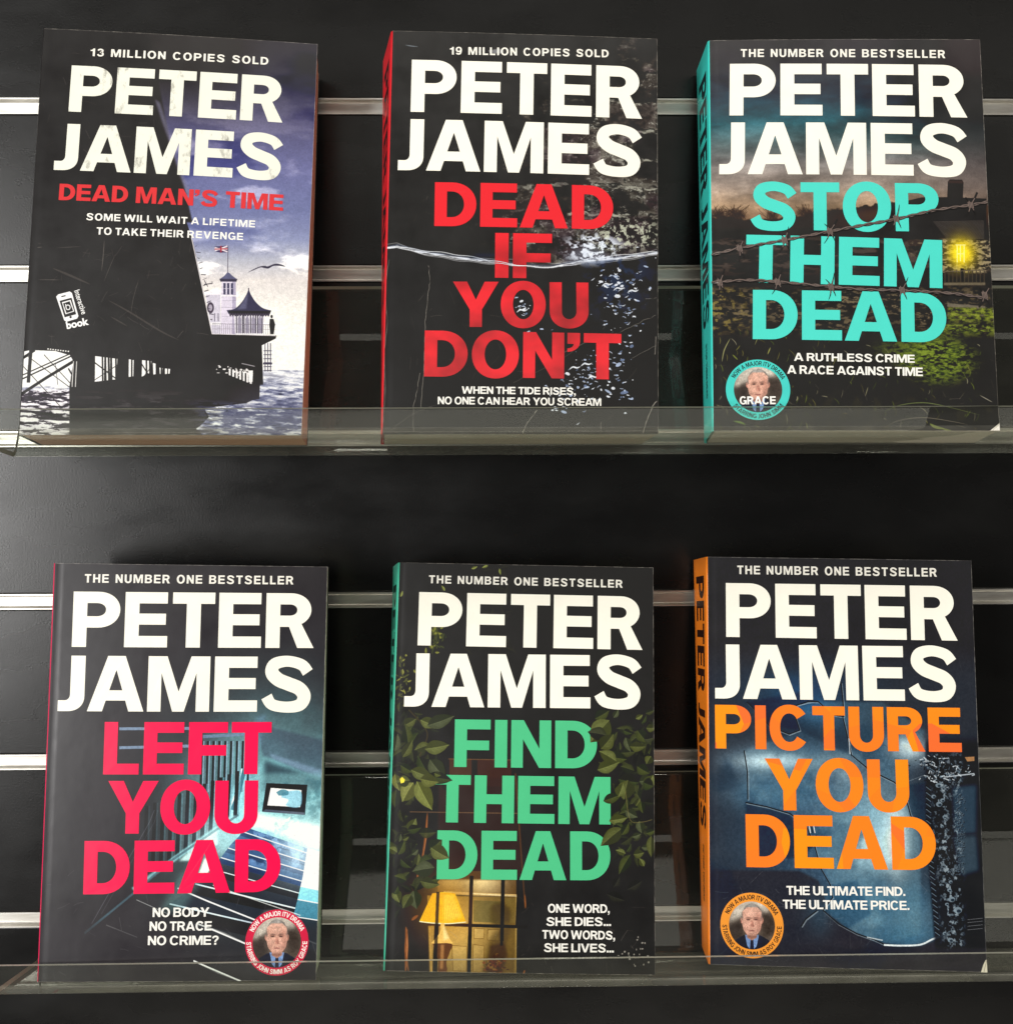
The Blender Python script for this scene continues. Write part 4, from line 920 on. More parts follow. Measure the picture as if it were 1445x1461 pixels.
    for i, (x, y, a, l, w) in enumerate(((230, 770, 30, 60, 46), (265, 770, -110, 70, 44), (300, 745, -20, 80, 50), (290, 800, -120, 80, 46), (330, 770, 20, 124, 60), (340, 850, -160, 70, 44), (250, 850, 100, 90, 46), (320, 870, 10, 106, 62), (290, 900, -60, 130, 56), (340, 915, -50, 104, 70), (225, 905, 60, 84, 42), (215, 940, -30, 60, 40), (260, 960, -20, 100, 56), (330, 985, -10, 110, 54), (190, 880, 80, 76, 40), (200, 985, -70, 80, 44))):
        leaf(A, 0, (x, y), a, l, w, G[i % 5], over if x + l*math.cos(math.radians(a)) > 400 else None)
    for i, (x, y, a, l, w) in enumerate(((270, 20, -120, 96, 70), (285, 15, -62, 140, 74), (300, 5, -10, 80, 60), (190, -15, -75, 72, 44), (255, 10, -170, 60, 50), (360, -20, -20, 30, 26))):
        leaf(A, 1, (x, y), a, l, w, ((140, 144, 66), (132, 140, 62), (112, 118, 52), (120, 124, 56), (96, 104, 50), (88, 96, 44))[i], over if i == 2 else None)
    A.P(1, [(212, 5), (222, -4), (234, 8), (230, 20), (216, 24)], (240, 220, 70))
    for i, (x, y, a, l, w) in enumerate(((250, 230, 60, 64, 44), (245, 225, 10, 60, 40), (210, 275, 80, 34, 20), (225, 268, 30, 30, 20), (205, 330, 65, 66, 40), (200, 320, 150, 40, 34), (215, 350, -40, 58, 40), (265, 330, 40, 34, 26), (285, 375, 80, 50, 32), (340, 310, 40, 70, 60), (345, 300, -30, 90, 66), (350, 345, -160, 60, 50), (360, 385, -170, 96, 70), (300, 445, -10, 84, 50), (240, 440, 160, 56, 44), (190, 480, -70, 60, 44), (185, 500, 60, 40, 34), (270, 485, -80, 80, 60), (260, 500, -120, 70, 50), (350, 440, 20, 40, 30))):
        leaf(A, 1, (x, y), a, l, w, G[(i + 2) % 5], over if x + l*math.cos(math.radians(a)) > 370 and 220 < y < 440 else None)
    for i, (x, y, a, l, w) in enumerate(((1050, 740, 30, 70, 50), (1110, 745, -130, 126, 90), (1100, 810, 170, 84, 60), (1130, 735, 60, 40, 26), (1075, 870, 50, 84, 66), (1100, 900, -10, 86, 60), (1140, 920, 150, 84, 54), (1170, 790, -20, 40, 28), (1180, 820, -70, 66, 36), (1200, 860, 0, 66, 44), (1230, 790, -50, 70, 50), (1225, 740, 30, 34, 22), (1250, 760, 60, 40, 24), (1260, 830, 10, 40, 44), (1270, 780, 0, 40, 36), (1230, 945, -30, 60, 50), (1060, 960, 20, 100, 56), (1150, 1000, -10, 90, 60), (1240, 1010, 10, 60, 50), (1290, 900, -120, 40, 40))):
        leaf(A, 0, (x, y), a, l, w, G[(i + 1) % 5] if i not in (2, 13) else (66, 70, 50), over if x < 1130 and 735 < y < 950 else None)
    for i, (x, y, a, l, w) in enumerate(((1190, 10, -100, 90, 76), (1085, 100, 20, 84, 44), (1150, 80, 70, 60, 50), (1160, 140, 60, 60, 44), (1180, 140, -30, 60, 44), (1225, 120, 60, 34, 30), (1245, 100, -80, 52, 32), (1110, 185, 10, 80, 46), (1170, 215, 150, 40, 30), (1240, 185, -80, 54, 40), (1165, 215, -140, 120, 64), (1165, 245, 60, 60, 36), (1270, 40, 60, 60, 50), (1255, 20, -20, 50, 56), (1210, 255, 20, 40, 26), (1215, 330, 10, 46, 40), (1200, 330, -120, 96, 46), (1180, 325, 160, 44, 26), (1185, 318, 60, 40, 20), (1250, 300, 0, 40, 26), (1290, 250, -90, 90, 40), (1270, 240, 20, 40, 30), (1260, 380, 120, 40, 26), (1100, 500, -20, 80, 50), (1190, 480, 30, 70, 50), (1130, 470, 60, 50, 40))):
        leaf(A, 1, (x, y), a, l, w, G[i % 5] if i < 23 else (52, 52, 46), over if x < 1180 and y < 300 else None)
    A.L(1, smooth([(1180, 60), (1200, 180), (1250, 190), (1295, 180)], 5), 3, (120, 110, 70), .7)
    # pale specks, rub marks
    for _ in range(26):
        x, y = rng.normal(1230, 40), rng.normal(740, 50); A.E(1, (x, y), rng.uniform(1.5, 5), rng.uniform(1.5, 5), (176, 172, 160), .7)
    scratches(A, 1, 50, (160, 500, 1290, 840)); scratches(A, 0, 20, (220, 80, 1290, 900), a=.2)
    return A

def art_glass():
    A = Art(6, (47, 50, 57)); rng = A.rng; fx, fy = A.uv(0); gx, gy = A.uv(1)
    n, n2 = A.noise(160, 160, 5), A.noise(10, 12, 4, .65)
    def glow(c, rx_, ry_, col, a, fr=1, ang=0):
        x, y = A.uv(fr); x = x-c[0]; y = y-c[1]; ca, sa = math.cos(ang), math.sin(ang)
        A.mix(np.clip(np.exp(-((x*ca+y*sa)/rx_)**2 - ((-x*sa+y*ca)/ry_)**2)*a*(.75 + .5*n), 0, 1).astype(np.float32), col)
    glow((640, 300), 420, 420, (58, 80, 102), .75, 1); glow((500, 880), 200, 60, (150, 182, 196), .8, 0); glow((470, 60), 170, 70, (112, 148, 166), .8); glow((1000, 835), 90, 60, (176, 200, 210), .8, 0)
    glow((600, 660), 150, 60, (92, 132, 156), .7, 0, .5); glow((560, 600), 220, 110, (40, 66, 96), .7, 0); glow((850, 250), 160, 150, (148, 182, 194), .85); glow((830, 120), 150, 120, (120, 156, 172), .7); glow((950, 300), 60, 130, (186, 210, 214), .6)
    glow((900, 60), 60, 120, (170, 196, 204), .5); glow((640, 570), 60, 60, (120, 160, 178), .6); glow((960, 570), 160, 100, (112, 148, 166), .75); glow((900, 500), 200, 70, (70, 104, 126), .6); glow((1000, 650), 130, 50, (84, 124, 148), .6)
    A.mix((sst(230, 120, gx + (n-.5)*60)*.9).astype(np.float32), (44, 46, 56)); A.mix((sst(560, 380, fy)*.95).astype(np.float32), (44, 43, 46))
    A.mix((sst(.5, .8, A.noise(8, 12, 4))*sst(300, 500, gx)*sst(1100, 900, gx)*sst(-200, 0, gy)*.07).astype(np.float32), (200, 220, 226))
    # lower edge of the mirror, dark below
    ed = np.interp(gx, [150, 560, 640, 690, 760, 850, 960, 1060, 1140, 1330], [380, 380, 420, 560, 620, 660, 690, 690, 660, 640])
    A.mix((sst(-6, 10, gy-ed)*.9).astype(np.float32), (46, 44, 50)); A.P(1, [(180, 360), (420, 390), (640, 430), (700, 560), (560, 720), (180, 760)], (46, 48, 56), .7, 40)
    glow((640, 560), 60, 90, (70, 100, 120), .4)
    for fr, pts, col, a in ((0, [(345, 640), (440, 740), (565, 755), (545, 700), (535, 660), (640, 640), (560, 600)], (20, 34, 54), .55), (0, [(640, 640), (740, 700), (775, 860), (950, 970), (1010, 870), (1080, 760), (900, 640)], (112, 158, 178), .22), (0, [(335, 840), (565, 760), (775, 860), (640, 1000), (350, 960)], (150, 190, 204), .18),
                            (1, [(340, 100), (520, 145), (625, 280), (560, 330), (360, 330)], (16, 28, 46), .5), (1, [(625, 280), (690, 440), (660, 545), (800, 640), (910, 685), (1060, 640), (1060, 260), (1000, 80), (860, 130)], (150, 196, 210), .22), (1, [(690, 440), (660, 545), (760, 620), (860, 560), (800, 420)], (30, 52, 74), .45), (1, [(970, 30), (1045, 210), (1080, 250), (1080, 20)], (20, 34, 52), .5)):
        A.P(fr, pts, col, a, 5)
    glow((960, 250), 46, 150, (226, 240, 240), .75); glow((840, 290), 70, 60, (196, 222, 228), .6); glow((430, 885), 120, 26, (206, 228, 234), .7, 0); glow((1000, 830), 60, 36, (214, 232, 236), .7, 0); glow((760, 930), 50, 60, (180, 210, 220), .5, 0)
    A.mix((sst(.52, .8, n)*sst(1080, 900, gx)*sst(-300, -150, gy)*.35).astype(np.float32), (22, 36, 54))
    A.a[:] = np.clip(A.a + (A.a - .30)*.45*sst(.18, .40, A.a.mean(-1, keepdims=True)), 0, 1)
    A.a[:] *= 1 - .16*sst(.3, .6, A.a.mean(-1, keepdims=True))*(.5 + n[..., None])
    # cracks
    def crack(fr, pts, w=5):
        q = [(x + rng.normal(0, 1.2), y + rng.normal(0, 1.2)) for x, y in smooth(pts, 1)]
        A.L(fr, [(x + 3, y + 4) for x, y in q], w*1.1, (196, 214, 222), .45); A.L(fr, q, w, (16, 18, 26), .95)
    for fr, pts in ((0, [(345, 640), (390, 690), (440, 740), (520, 775), (565, 755), (545, 700), (535, 660), (600, 640), (640, 640), (700, 690), (740, 700), (752, 760), (775, 860), (850, 920), (950, 970), (1000, 1010)]),
                    (0, [(735, 560), (740, 640), (745, 700)]), (0, [(335, 840), (350, 930), (350, 1040)]), (1, [(340, 100), (430, 120), (520, 145), (590, 190), (625, 280), (650, 370), (690, 440), (700, 490), (660, 545)]),
                    (1, [(660, 545), (720, 600), (800, 640), (870, 665), (910, 685)]), (1, [(970, 30), (1000, 80), (1020, 150), (1045, 210), (1080, 250), (1130, 240)]), (1, [(1130, 238), (1200, 232), (1290, 230)]), (1, [(635, 545), (590, 580), (570, 610)])): crack(fr, pts)
    A.L(1, smooth([(910, 687), (980, 690), (1060, 686), (1110, 664), (1145, 652)], 5), 7, (226, 234, 236), .95); A.L(1, [(840, 655), (905, 668)], 5, (200, 210, 214), .8)
    A.L(0, [(555, 655), (610, 645)], 6, (206, 222, 230), .8, True); A.L(0, [(1015, 965), (1080, 940)], 4, (206, 222, 230), .9, True); A.L(0, [(765, 790), (770, 855)], 4, (230, 238, 240), .7)
    A.a[:] *= 1 + .12*(A.noise(5, 5, 3) - .5)[..., None]
    # carved frame at the right
    fr_m = sst(1072, 1090, gx - np.clip(gy-200, 0, 500)*.08)*sst(-160, -100, gy + 30)*sst(720, 690, gy)
    A.mix((fr_m*.92).astype(np.float32), (30, 34, 42))
    A.P(1, [(1195, 40), (1292, 30), (1290, 225), (1205, 230)], (58, 78, 96), .7, 8); A.P(1, [(1200, 245), (1290, 238), (1300, 380), (1230, 400)], (66, 84, 98), .7, 8)
    band = np.exp(-((gx-1150-np.clip(gy-200, 0, 500)*.09)/34)**2) + .8*np.exp(-((gx-1215)/20)**2)
    A.mix((np.clip(band, 0, 1)*sst(-150, -60, gy)*sst(720, 680, gy)*sst(.56, .72, n2)*.5).astype(np.float32), (150, 172, 184)); A.mix((np.clip(band, 0, 1)*sst(-150, -60, gy)*sst(720, 680, gy)*sst(.76, .86, n2)*.4).astype(np.float32), (206, 218, 224))
    for i in range(27):
        y = 30 + i*23; x = 1082 + max(0, y-200)*.085; A.L(1, [(x, y), (x + 22, y + 16)], 5, (18, 20, 26)); A.L(1, [(x + 2, y + 6), (x + 22, y + 21)], 3, (110, 130, 144), .8)
    for _ in range(230):
        x, y = rng.normal(1216 + (rng.random() > .5)*14, 7), rng.uniform(60, 400); A.E(1, (x, y), 3, 2.6, (92, 110, 124), .6); A.E(1, (x + 2, y + 2), 2, 2, (20, 22, 28), .8)
    for cx, cy, s, c in ((1120, 920, 44, 90), (1150, 945, 30, 60), (1240, 930, 30, 30), (1090, 890, 20, 24)):
        for _ in range(c):
            x, y = rng.normal(cx, s), rng.normal(cy, s*.55); A.L(0, [(x, y), (x + rng.normal(0, 12), y + rng.normal(0, 8))], rng.uniform(2, 5), ((206, 216, 222), (96, 114, 128), (20, 22, 28), (20, 22, 28))[rng.integers(0, 4)], .85)
    for x, y, r in ((1115, 76, 10), (1138, 108, 13), (1152, 92, 10), (1160, 160, 8), (1135, 30, 12), (1150, 200, 7), (1185, 428, 8), (1180, 462, 9), (1190, 500, 14), (1215, 545, 17), (1170, 520, 8), (1145, 440, 6), (1185, 668, 12), (1160, 640, 8)):
        A.E(1, (x, y), r, r*.8, (132, 150, 162), .8); A.E(1, (x + r*.25, y + r*.2), r*.55, r*.4, (36, 44, 54), .9)
    for y in (578, 590, 605, 620): A.L(1, [(1255, y + 6), (1318, y)], 5, (226, 228, 226), .85, True)
    A.P(0, [(1245, 868), (1285, 866), (1285, 884), (1255, 886)], (176, 128, 84), .9); A.L(0, [(1160, 950), (1285, 936)], 5, (196, 206, 214), .8)
    A.L(1, [(360, 435), (412, 384)], 3, (150, 150, 150), .8, True)
    for d in (0, 9, 18): A.L(1, [(602 + d, 194), (608 + d, 226)], 3.5, (236, 236, 232) if d != 9 else (20, 20, 22))
    scratches(A, 1, 70, (200, 380, 1100, 760), (150, 155, 160), .3); scratches(A, 0, 30, (200, 60, 1250, 600), (140, 140, 145), .25)
    return A
# ---------------------------------------------------------------- the ledges
ledge(.0095, GROOVE0 - PITCH - SLOT, -.280, .46, 'upper clear acrylic ledge under the pier, waterline and barbed wire paperbacks', lip=.0148)
low = ledge(-.2946, GROOVE0 - 4*PITCH - SLOT, -.2745, .46, 'lower clear acrylic ledge under the staircase, leaf and broken mirror paperbacks', lip=.0148)
low.rotation_euler.y = -.0022

# ---------------------------------------------------------------- paperbacks
BW = 153.0
POSE = {1: (-.179666, -.079268, .009993, -.160947, .025516, .056183), 2: (.016137, -.077, .009873, -.144329, .018016, .016676), 3: (.197491, -.085494, .010744, -.195945, .012902, -.065952),
        4: (-.17543, -.083995, -.292369, -.116669, .023971, .046583), 5: (.014474, -.078428, -.292887, -.205784, .024662, -.001724), 6: (.198303, -.081815, -.290434, -.160261, .009197, -.06375)}
QUAD = {1: ((-.05, 231.44), (153.72, 229.79), (151.98, 1.51), (.41, -1.59)), 2: ((.88, 231.06), (152.75, 230.32), (152.52, 1.02), (-.11, -1.26)), 3: ((-.56, 231.07), (153.56, 229.62), (153.31, .79), (-.34, -.46)),
        4: ((-.34, 230.53), (153.45, 230.58), (152.78, -.04), (.12, .01)), 5: ((.41, 230.59), (152.71, 230.52), (153.01, .04), (-.12, -.06)), 6: ((-.05, 230.73), (153.06, 230.09), (153.39, .39), (-.41, -.16))}
THICK = {1: 33, 2: 36, 3: 33, 4: 35, 5: 29, 6: 35}
BOW = {1: (2.0, .8), 2: (1.4, .3), 3: (1.5, .6), 4: (1.8, .8), 5: (1.0, .2), 6: (1.5, .8)}

SLANT = {1: (-2.6, -.6), 2: (-8.0, -3.2), 3: (-2.6, 0), 4: (-3.0, -1.2), 5: (-6.0, -2.4), 6: (-3.2, .8)}     # read often: the block leans sideways towards the back (head, foot)
def slant(k, y, z): return (SLANT[k][1] + (SLANT[k][0]-SLANT[k][1])*z/230.5)*y/THICK[k]
def quad_at(k, u, w):
    """millimetres on the cover plane; u from spine to fore edge, w from foot to head"""
    tl, tr, br, bl = QUAD[k]
    return tuple((bl[i]*(1-u) + br[i]*u)*(1-w) + (tl[i]*(1-u) + tr[i]*u)*w for i in (0, 1))
def disp(k, x, z):
    """how far the card stands forward of its flat plane, mm"""
    u = min(max(x/BW, 0), 1); w = min(max(z/230.5, 0), 1)
    b, t = BOW[k]
    hinge = .22*math.exp(-((x-3.1)/.75)**2)
    return hinge - (b*4*u*(1-u)*(.55 + .45*math.sin(PI*w)) + t*u*u*(1-w)**2)
def V3(k, x, z, lift=0): return ((x - BW/2)/1000, (disp(k, x, z) - lift)/1000, z/1000)
def uvof(x, z): return ((x-MX0)/(MX1-MX0), (z-MZ0)/(MZ1-MZ0))

def print_mat(name, art, rough=.36, crease=.0):
    m = mat(name, (.1, .1, .1), rough, spec=.44)
    n, l, b = nodes(m)
    t = n.new('ShaderNodeTexImage'); t.image = art.image(name + '_print'); t.extension = 'EXTEND'
    l.new(t.outputs[0], b.inputs['Base Color'])
    ns = noise_node(m, 38, 6, (1, 1, 1)); r = ramp(m, ns.outputs[0], [(.3, (rough-.05,)*3), (.72, (rough+.10,)*3)])
    l.new(r.outputs[0], b.inputs['Roughness'])
    n2 = noise_node(m, 26, 3); bump(m, n2.outputs[0], .35 + crease, .0009)
    return m

def ink(name, col, rough=.33, wear=0, mottle=.05):
    m = mat(name, lin(*col), rough, spec=.5)
    n, l, b = nodes(m)
    c = lin(*col)
    t = noise_node(m, 70, 5)
    r = ramp(m, t.outputs[0], [(.3, tuple(v*(1-mottle) for v in c)), (.7, c)])
    out = r.outputs[0]
    if wear:
        t2 = noise_node(m, 210, 6, (1, 1, .55), .7); t3 = noise_node(m, 40, 4, (1, 1, .5))
        mm = n.new('ShaderNodeMath'); mm.operation = 'MULTIPLY'; l.new(t2.outputs[0], mm.inputs[0]); l.new(t3.outputs[0], mm.inputs[1])
        f = ramp(m, mm.outputs[0], [(.30, (0, 0, 0)), (.40, (wear,)*3)])
        mx = n.new('ShaderNodeMix'); mx.data_type = 'RGBA'
        l.new(f.outputs[0], mx.inputs['Factor']); l.new(out, mx.inputs[6]); mx.inputs[7].default_value = (*lin(150, 148, 138), 1)
        out = mx.outputs[2]
    l.new(out, b.inputs['Base Color'])
    n2 = noise_node(m, 26, 3); bump(m, n2.outputs[0], .35, .0009)
    return m

class Letters:
    """raised lettering of one colour on one cover, one mesh"""
    def __init__(self, k): self.k = k; self.v = []; self.f = []
    def shape(self, contours, base, top, place):
        cs = []
        for c in contours:
            q = []
            for p in c:
                if not q or math.hypot(p[0]-q[-1][0], p[1]-q[-1][1]) > 1e-5: q.append(p)
            if math.hypot(q[0][0]-q[-1][0], q[0][1]-q[-1][1]) < 1e-5: q.pop()
            cs.append(q)
        flat = [p for c in cs for p in c]
        n0 = len(self.v)
        self.v += [place(p, top) for p in flat]
        for t in tessellate_polygon([[Vector((p[0], p[1], 0)) for p in c] for c in cs]):
            a, b, c = (Vector(self.v[n0 + i]) for i in t)
            self.f.append(tuple(n0 + i for i in t) if self.facing((b-a).cross(c-a)) else tuple(n0 + i for i in t[::-1]))
        if top - base < .001: return
        n1 = len(self.v)
        self.v += [place(p, top) for p in flat] + [place(p, base) for p in flat]
        o, N = 0, len(flat)
        for c in cs:
            for i in range(len(c)):
                j = (i+1) % len(c)
                self.f.append((n1+o+i, n1+o+j, n1+N+o+j, n1+N+o+i))
            o += len(c)
    def facing(self, n): return n.y < 0
    def line(self, text, fr, p0, p1, cap, s=.262, b=.205, track=.085, space=.36, rise=.14, base=.0):
        k = self.k
        g, w = line_shape(text, s, b, track, space)
        a, e = to_mm(k, fr, p0), to_mm(k, fr, p1); up = to_mm(k, fr, (p0[0], p0[1]-cap))
        d = (e[0]-a[0], e[1]-a[1]); L = math.hypot(*d); d = (d[0]/L, d[1]/L)
        h = abs(-(up[0]-a[0])*d[1] + (up[1]-a[1])*d[0]); sx = L/w
        prev = None; j = 0
        for ch, c in g:
            self.shape(c, base, base + rise + .006*(j % 3), lambda p, z: V3(k, a[0] + d[0]*p[0]*sx - d[1]*p[1]*h, a[1] + d[1]*p[0]*sx + d[0]*p[1]*h, z)); j += 1
    def ring_text(self, text, c, rx, ry, a0, a1, cap, top=True, s=.22, b=.18, lift=.11):
        """text round an ellipse (mm); a0 to a1 in degrees clockwise from 12 o'clock (top) or anticlockwise from 6 o'clock"""
        g, w = line_shape(text, s, b, .09, .4)
        k = self.k
        for j, (ch, cc) in enumerate(g):
            xs = [p[0] for p in cc[0]]; xm = (min(xs) + max(xs))/2
            th = math.radians(a0 + (a1-a0)*xm/w); sx = math.radians(abs(a1-a0))*(rx+ry)/2/w
            if top: ctr = (c[0] + rx*math.sin(th), c[1] + ry*math.cos(th)); d = (math.cos(th), -math.sin(th))
            else: ctr = (c[0] + rx*math.sin(th), c[1] - ry*math.cos(th)); d = (math.cos(th), math.sin(th))
            u = (-d[1], d[0])
            self.shape(cc, lift, lift + .003*(j % 3), lambda p, z: V3(k, ctr[0] + d[0]*(p[0]-xm)*sx + u[0]*(p[1]-.5)*cap, ctr[1] + d[1]*(p[0]-xm)*sx + u[1]*(p[1]-.5)*cap, z))
    def spine(self, text, z0, z1, yc, cap, s=.28, b=.20, track=.085):
        """lettering down the spine from height z0 to z1 (mm), yc from the front"""
        k = self.k
        g, w = line_shape(text, s, b, track, .36); sc = (z0-z1)/w
        self.facing = lambda n: n.x < 0
        for j, (ch, cc) in enumerate(g):
            def place(p, lift):
                z = z0 - p[0]*sc; x = quad_at(k, 0, z/230.5)[0]
                yy = yc - (p[1]-.5)*cap
                return ((x + slant(k, yy, z) - BW/2 - lift)/1000, yy/1000, z/1000)
            self.shape(cc, 0, .05 + .004*(j % 3), place)
    def build(self, name, m, parent, label=None):
        o = mesh_obj(name, self.v, self.f, m, parent)
        if label: o['label'] = label
        return o

def paper_mat(name, col):
    m = mat(name, lin(*col), .8, spec=.2)
    n, l, b = nodes(m)
    t = noise_node(m, 900, 3, (.02, 4, .02)); c = lin(*col)
    r = ramp(m, t.outputs[0], [(.3, tuple(v*.62 for v in c)), (.65, c)])
    l.new(r.outputs[0], b.inputs['Base Color'])
    bump(m, t.outputs[0], .5, .0003)
    return m

def book(k, label, art, spine_col, page_col, overs=(), over_name=None, rough=.36, spine_rough=.35):
    x, y, z, a, r_, yw = POSE[k]
    root = thing('paperback_book', label, 'book', (x, y, z), 'crime paperbacks standing on the ledges')
    root.rotation_mode = 'QUATERNION'
    root.rotation_quaternion = (Matrix.Rotation(yw, 3, 'Z') @ Matrix.Rotation(a, 3, 'X') @ Matrix.Rotation(r_, 3, 'Y')).to_quaternion()
    T, R, TH = THICK[k], 1.7, .32
    worn_edges(art, QUAD[k])
    pm = print_mat('cover_' + str(k), art, rough)
    # front cover
    NU, NV = 110, 30
    v, uv, f = [], [], []
    def grid_pt(i, j, lift, inner=False):
        u, w = i/NU, j/NV
        qx, qz = quad_at(k, u, w)
        qx += R*.55*(1-u)
        return qx, qz
    for lay in (0, 1):
        for j in range(NV+1):
            for i in range(NU+1):
                qx, qz = grid_pt(i, j, 0)
                cr = 0
                if k in (1, 3, 6) or i + j:                        # slightly rounded, dog-eared outer corners
                    ui, wj = i/NU, j/NV
                    cr = -.5*max(0, ui-.93)/.07*max(0, .06-wj)/.06*(1.6 if k in (3, 6) else .4)
                v.append(V3(k, qx, qz, -TH*lay - cr)); uv.append(uvof(qx, qz))
    M = (NU+1)*(NV+1)
    idx = lambda i, j, l=0: l*M + j*(NU+1) + i
    for j in range(NV):
        for i in range(NU):
            f.append((idx(i, j), idx(i+1, j), idx(i+1, j+1), idx(i, j+1))); f.append((idx(i, j, 1), idx(i, j+1, 1), idx(i+1, j+1, 1), idx(i+1, j, 1)))
    nf = len(f)
    rim = [(0, j) for j in range(NV)] + [(i, NV) for i in range(NU)] + [(NU, j) for j in range(NV, 0, -1)] + [(i, 0) for i in range(NU, 0, -1)]
    n0 = len(v); R_ = len(rim)
    for lay in (0, 1):
        for i, j in rim: v.append(v[idx(i, j, lay)]); uv.append(uv[idx(i, j, lay)])
    for q in range(R_): f.append((n0 + q, n0 + (q+1) % R_, n0 + R_ + (q+1) % R_, n0 + R_ + q))
    paper = paper_mat('page_edges_' + str(k), page_col)
    card = mat('card_edge_' + str(k), lin(196, 190, 178), .7)
    fc = mesh_obj('front_cover', v, f, [pm, card], root, uvs=uv, fm=[0]*nf + [1]*(len(f)-nf))
    for p in fc.data.polygons[:nf]: p.use_smooth = True
    # spine with rounded folds
    prof = [(R*.55 + .02, -.0)] + [(R - R*math.cos(t), R - R*math.sin(t)) for t in [PI/2*(1 - i/7)*.86 for i in range(8)]]
    prof = [(px - .0, py) for px, py in prof] + [(0, T*.3), (0, T*.5), (0, T*.7)] + [(R - R*math.cos(t), T - R + R*math.sin(t)) for t in [PI/2*i/7 for i in range(8)]]
    NZ = 20; v, f = [], []
    for lay in (0, 1):
        for j in range(NZ+1):
            w = j/NZ
            qx, qz = quad_at(k, 0, w)
            for i, (px, py) in enumerate(prof):
                v.append(((qx + slant(k, py, qz) + px + .30*lay*(1 if 1 < i < len(prof)-2 else 0) - BW/2)/1000, (py + (.25*lay if i < 4 else -.25*lay if i > len(prof)-4 else 0))/1000, qz/1000))
    n = len(prof); M2 = (NZ+1)*n
    for j in range(NZ):
        for i in range(n-1):
            f.append((j*n+i, (j+1)*n+i, (j+1)*n+i+1, j*n+i+1)); f.append((M2+j*n+i, M2+j*n+i+1, M2+(j+1)*n+i+1, M2+(j+1)*n+i))
    for i in range(n-1):
        f += [(i, i+1, M2+i+1, M2+i), (NZ*n+i+1, NZ*n+i, M2+NZ*n+i, M2+NZ*n+i+1)]
    sm = ink('spine_print_' + str(k), spine_col, spine_rough, 0, .08)
    sp = mesh_obj('spine', v, f, sm, root, smooth=True)
    # back cover
    v, f = [], []
    for yy in (T - .32, T):
        for u, w in ((0, 0), (1, 0), (1, 1), (0, 1)):
            qx, qz = quad_at(k, u, w); v.append(((qx + slant(k, yy, qz) + (R if u == 0 else 0) - BW/2)/1000, yy/1000, qz/1000))
    f = [(0, 1, 2, 3), (7, 6, 5, 4), (0, 4, 5, 1), (1, 5, 6, 2), (2, 6, 7, 3), (3, 7, 4, 0)]
    bm_ = mat('back_cover_print_' + str(k), lin(38, 36, 36), .36)
    t = noise_node(bm_, 30, 4); rr = ramp(bm_, t.outputs[0], [(.3, lin(32, 30, 30)), (.7, lin(44, 42, 42))]); nodes(bm_)[1].new(rr.outputs[0], nodes(bm_)[2].inputs['Base Color'])
    mesh_obj('back_cover', v, f, bm_, root)
    # page block, a little wavy at the fore edge
    v, f = [], []
    NY = 10
    rng = random.Random(k)
    wob = [rng.uniform(-.18, .18) for _ in range(NY+1)]
    for i in range(NY+1):
        t = i/NY
        yy = .36 + (T - .72)*t
        for u, w in ((0, 0), (1, 0), (1, .5), (1, 1), (0, 1)):
            qx, qz = quad_at(k, u, w)
            d = disp(k, qx, qz)*(1-t)
            v.append(((qx + slant(k, yy, qz) + (2.0 if u == 0 else -.55 + wob[i]) - BW/2)/1000, (yy + d)/1000, (qz + (.25 if w == 0 else -.45 if w == 1 else 0) + wob[i]*.5*(w != .5))/1000))
    for i in range(NY):
        for q in range(5): f.append((i*5+q, i*5+(q+1) % 5, (i+1)*5+(q+1) % 5, (i+1)*5+q))
    f += [(0, 1, 2, 3, 4)[::-1], tuple(NY*5 + i for i in range(5))]
    mesh_obj('page_block', v, f, paper, root)
    # print that lies over the lettering
    if overs:
        v, f, uv = [], [], []
        for j, (fr, o) in enumerate(overs):
            pts = [to_mm(k, fr, p) for p in o]
            n0 = len(v)
            v += [V3(k, px, pz, .20 + .002*(j % 20)) for px, pz in pts]; uv += [uvof(px, pz) for px, pz in pts]
            for t in tessellate_polygon([[Vector((px, pz, 0)) for px, pz in pts]]):
                A_, B_, C_ = (Vector(v[n0+i]) for i in t)
                f.append(tuple(n0+i for i in t) if (B_-A_).cross(C_-A_).y < 0 else tuple(n0+i for i in t[::-1]))
        mesh_obj(over_name, v, f, pm, root, uvs=uv)
    return root, pm

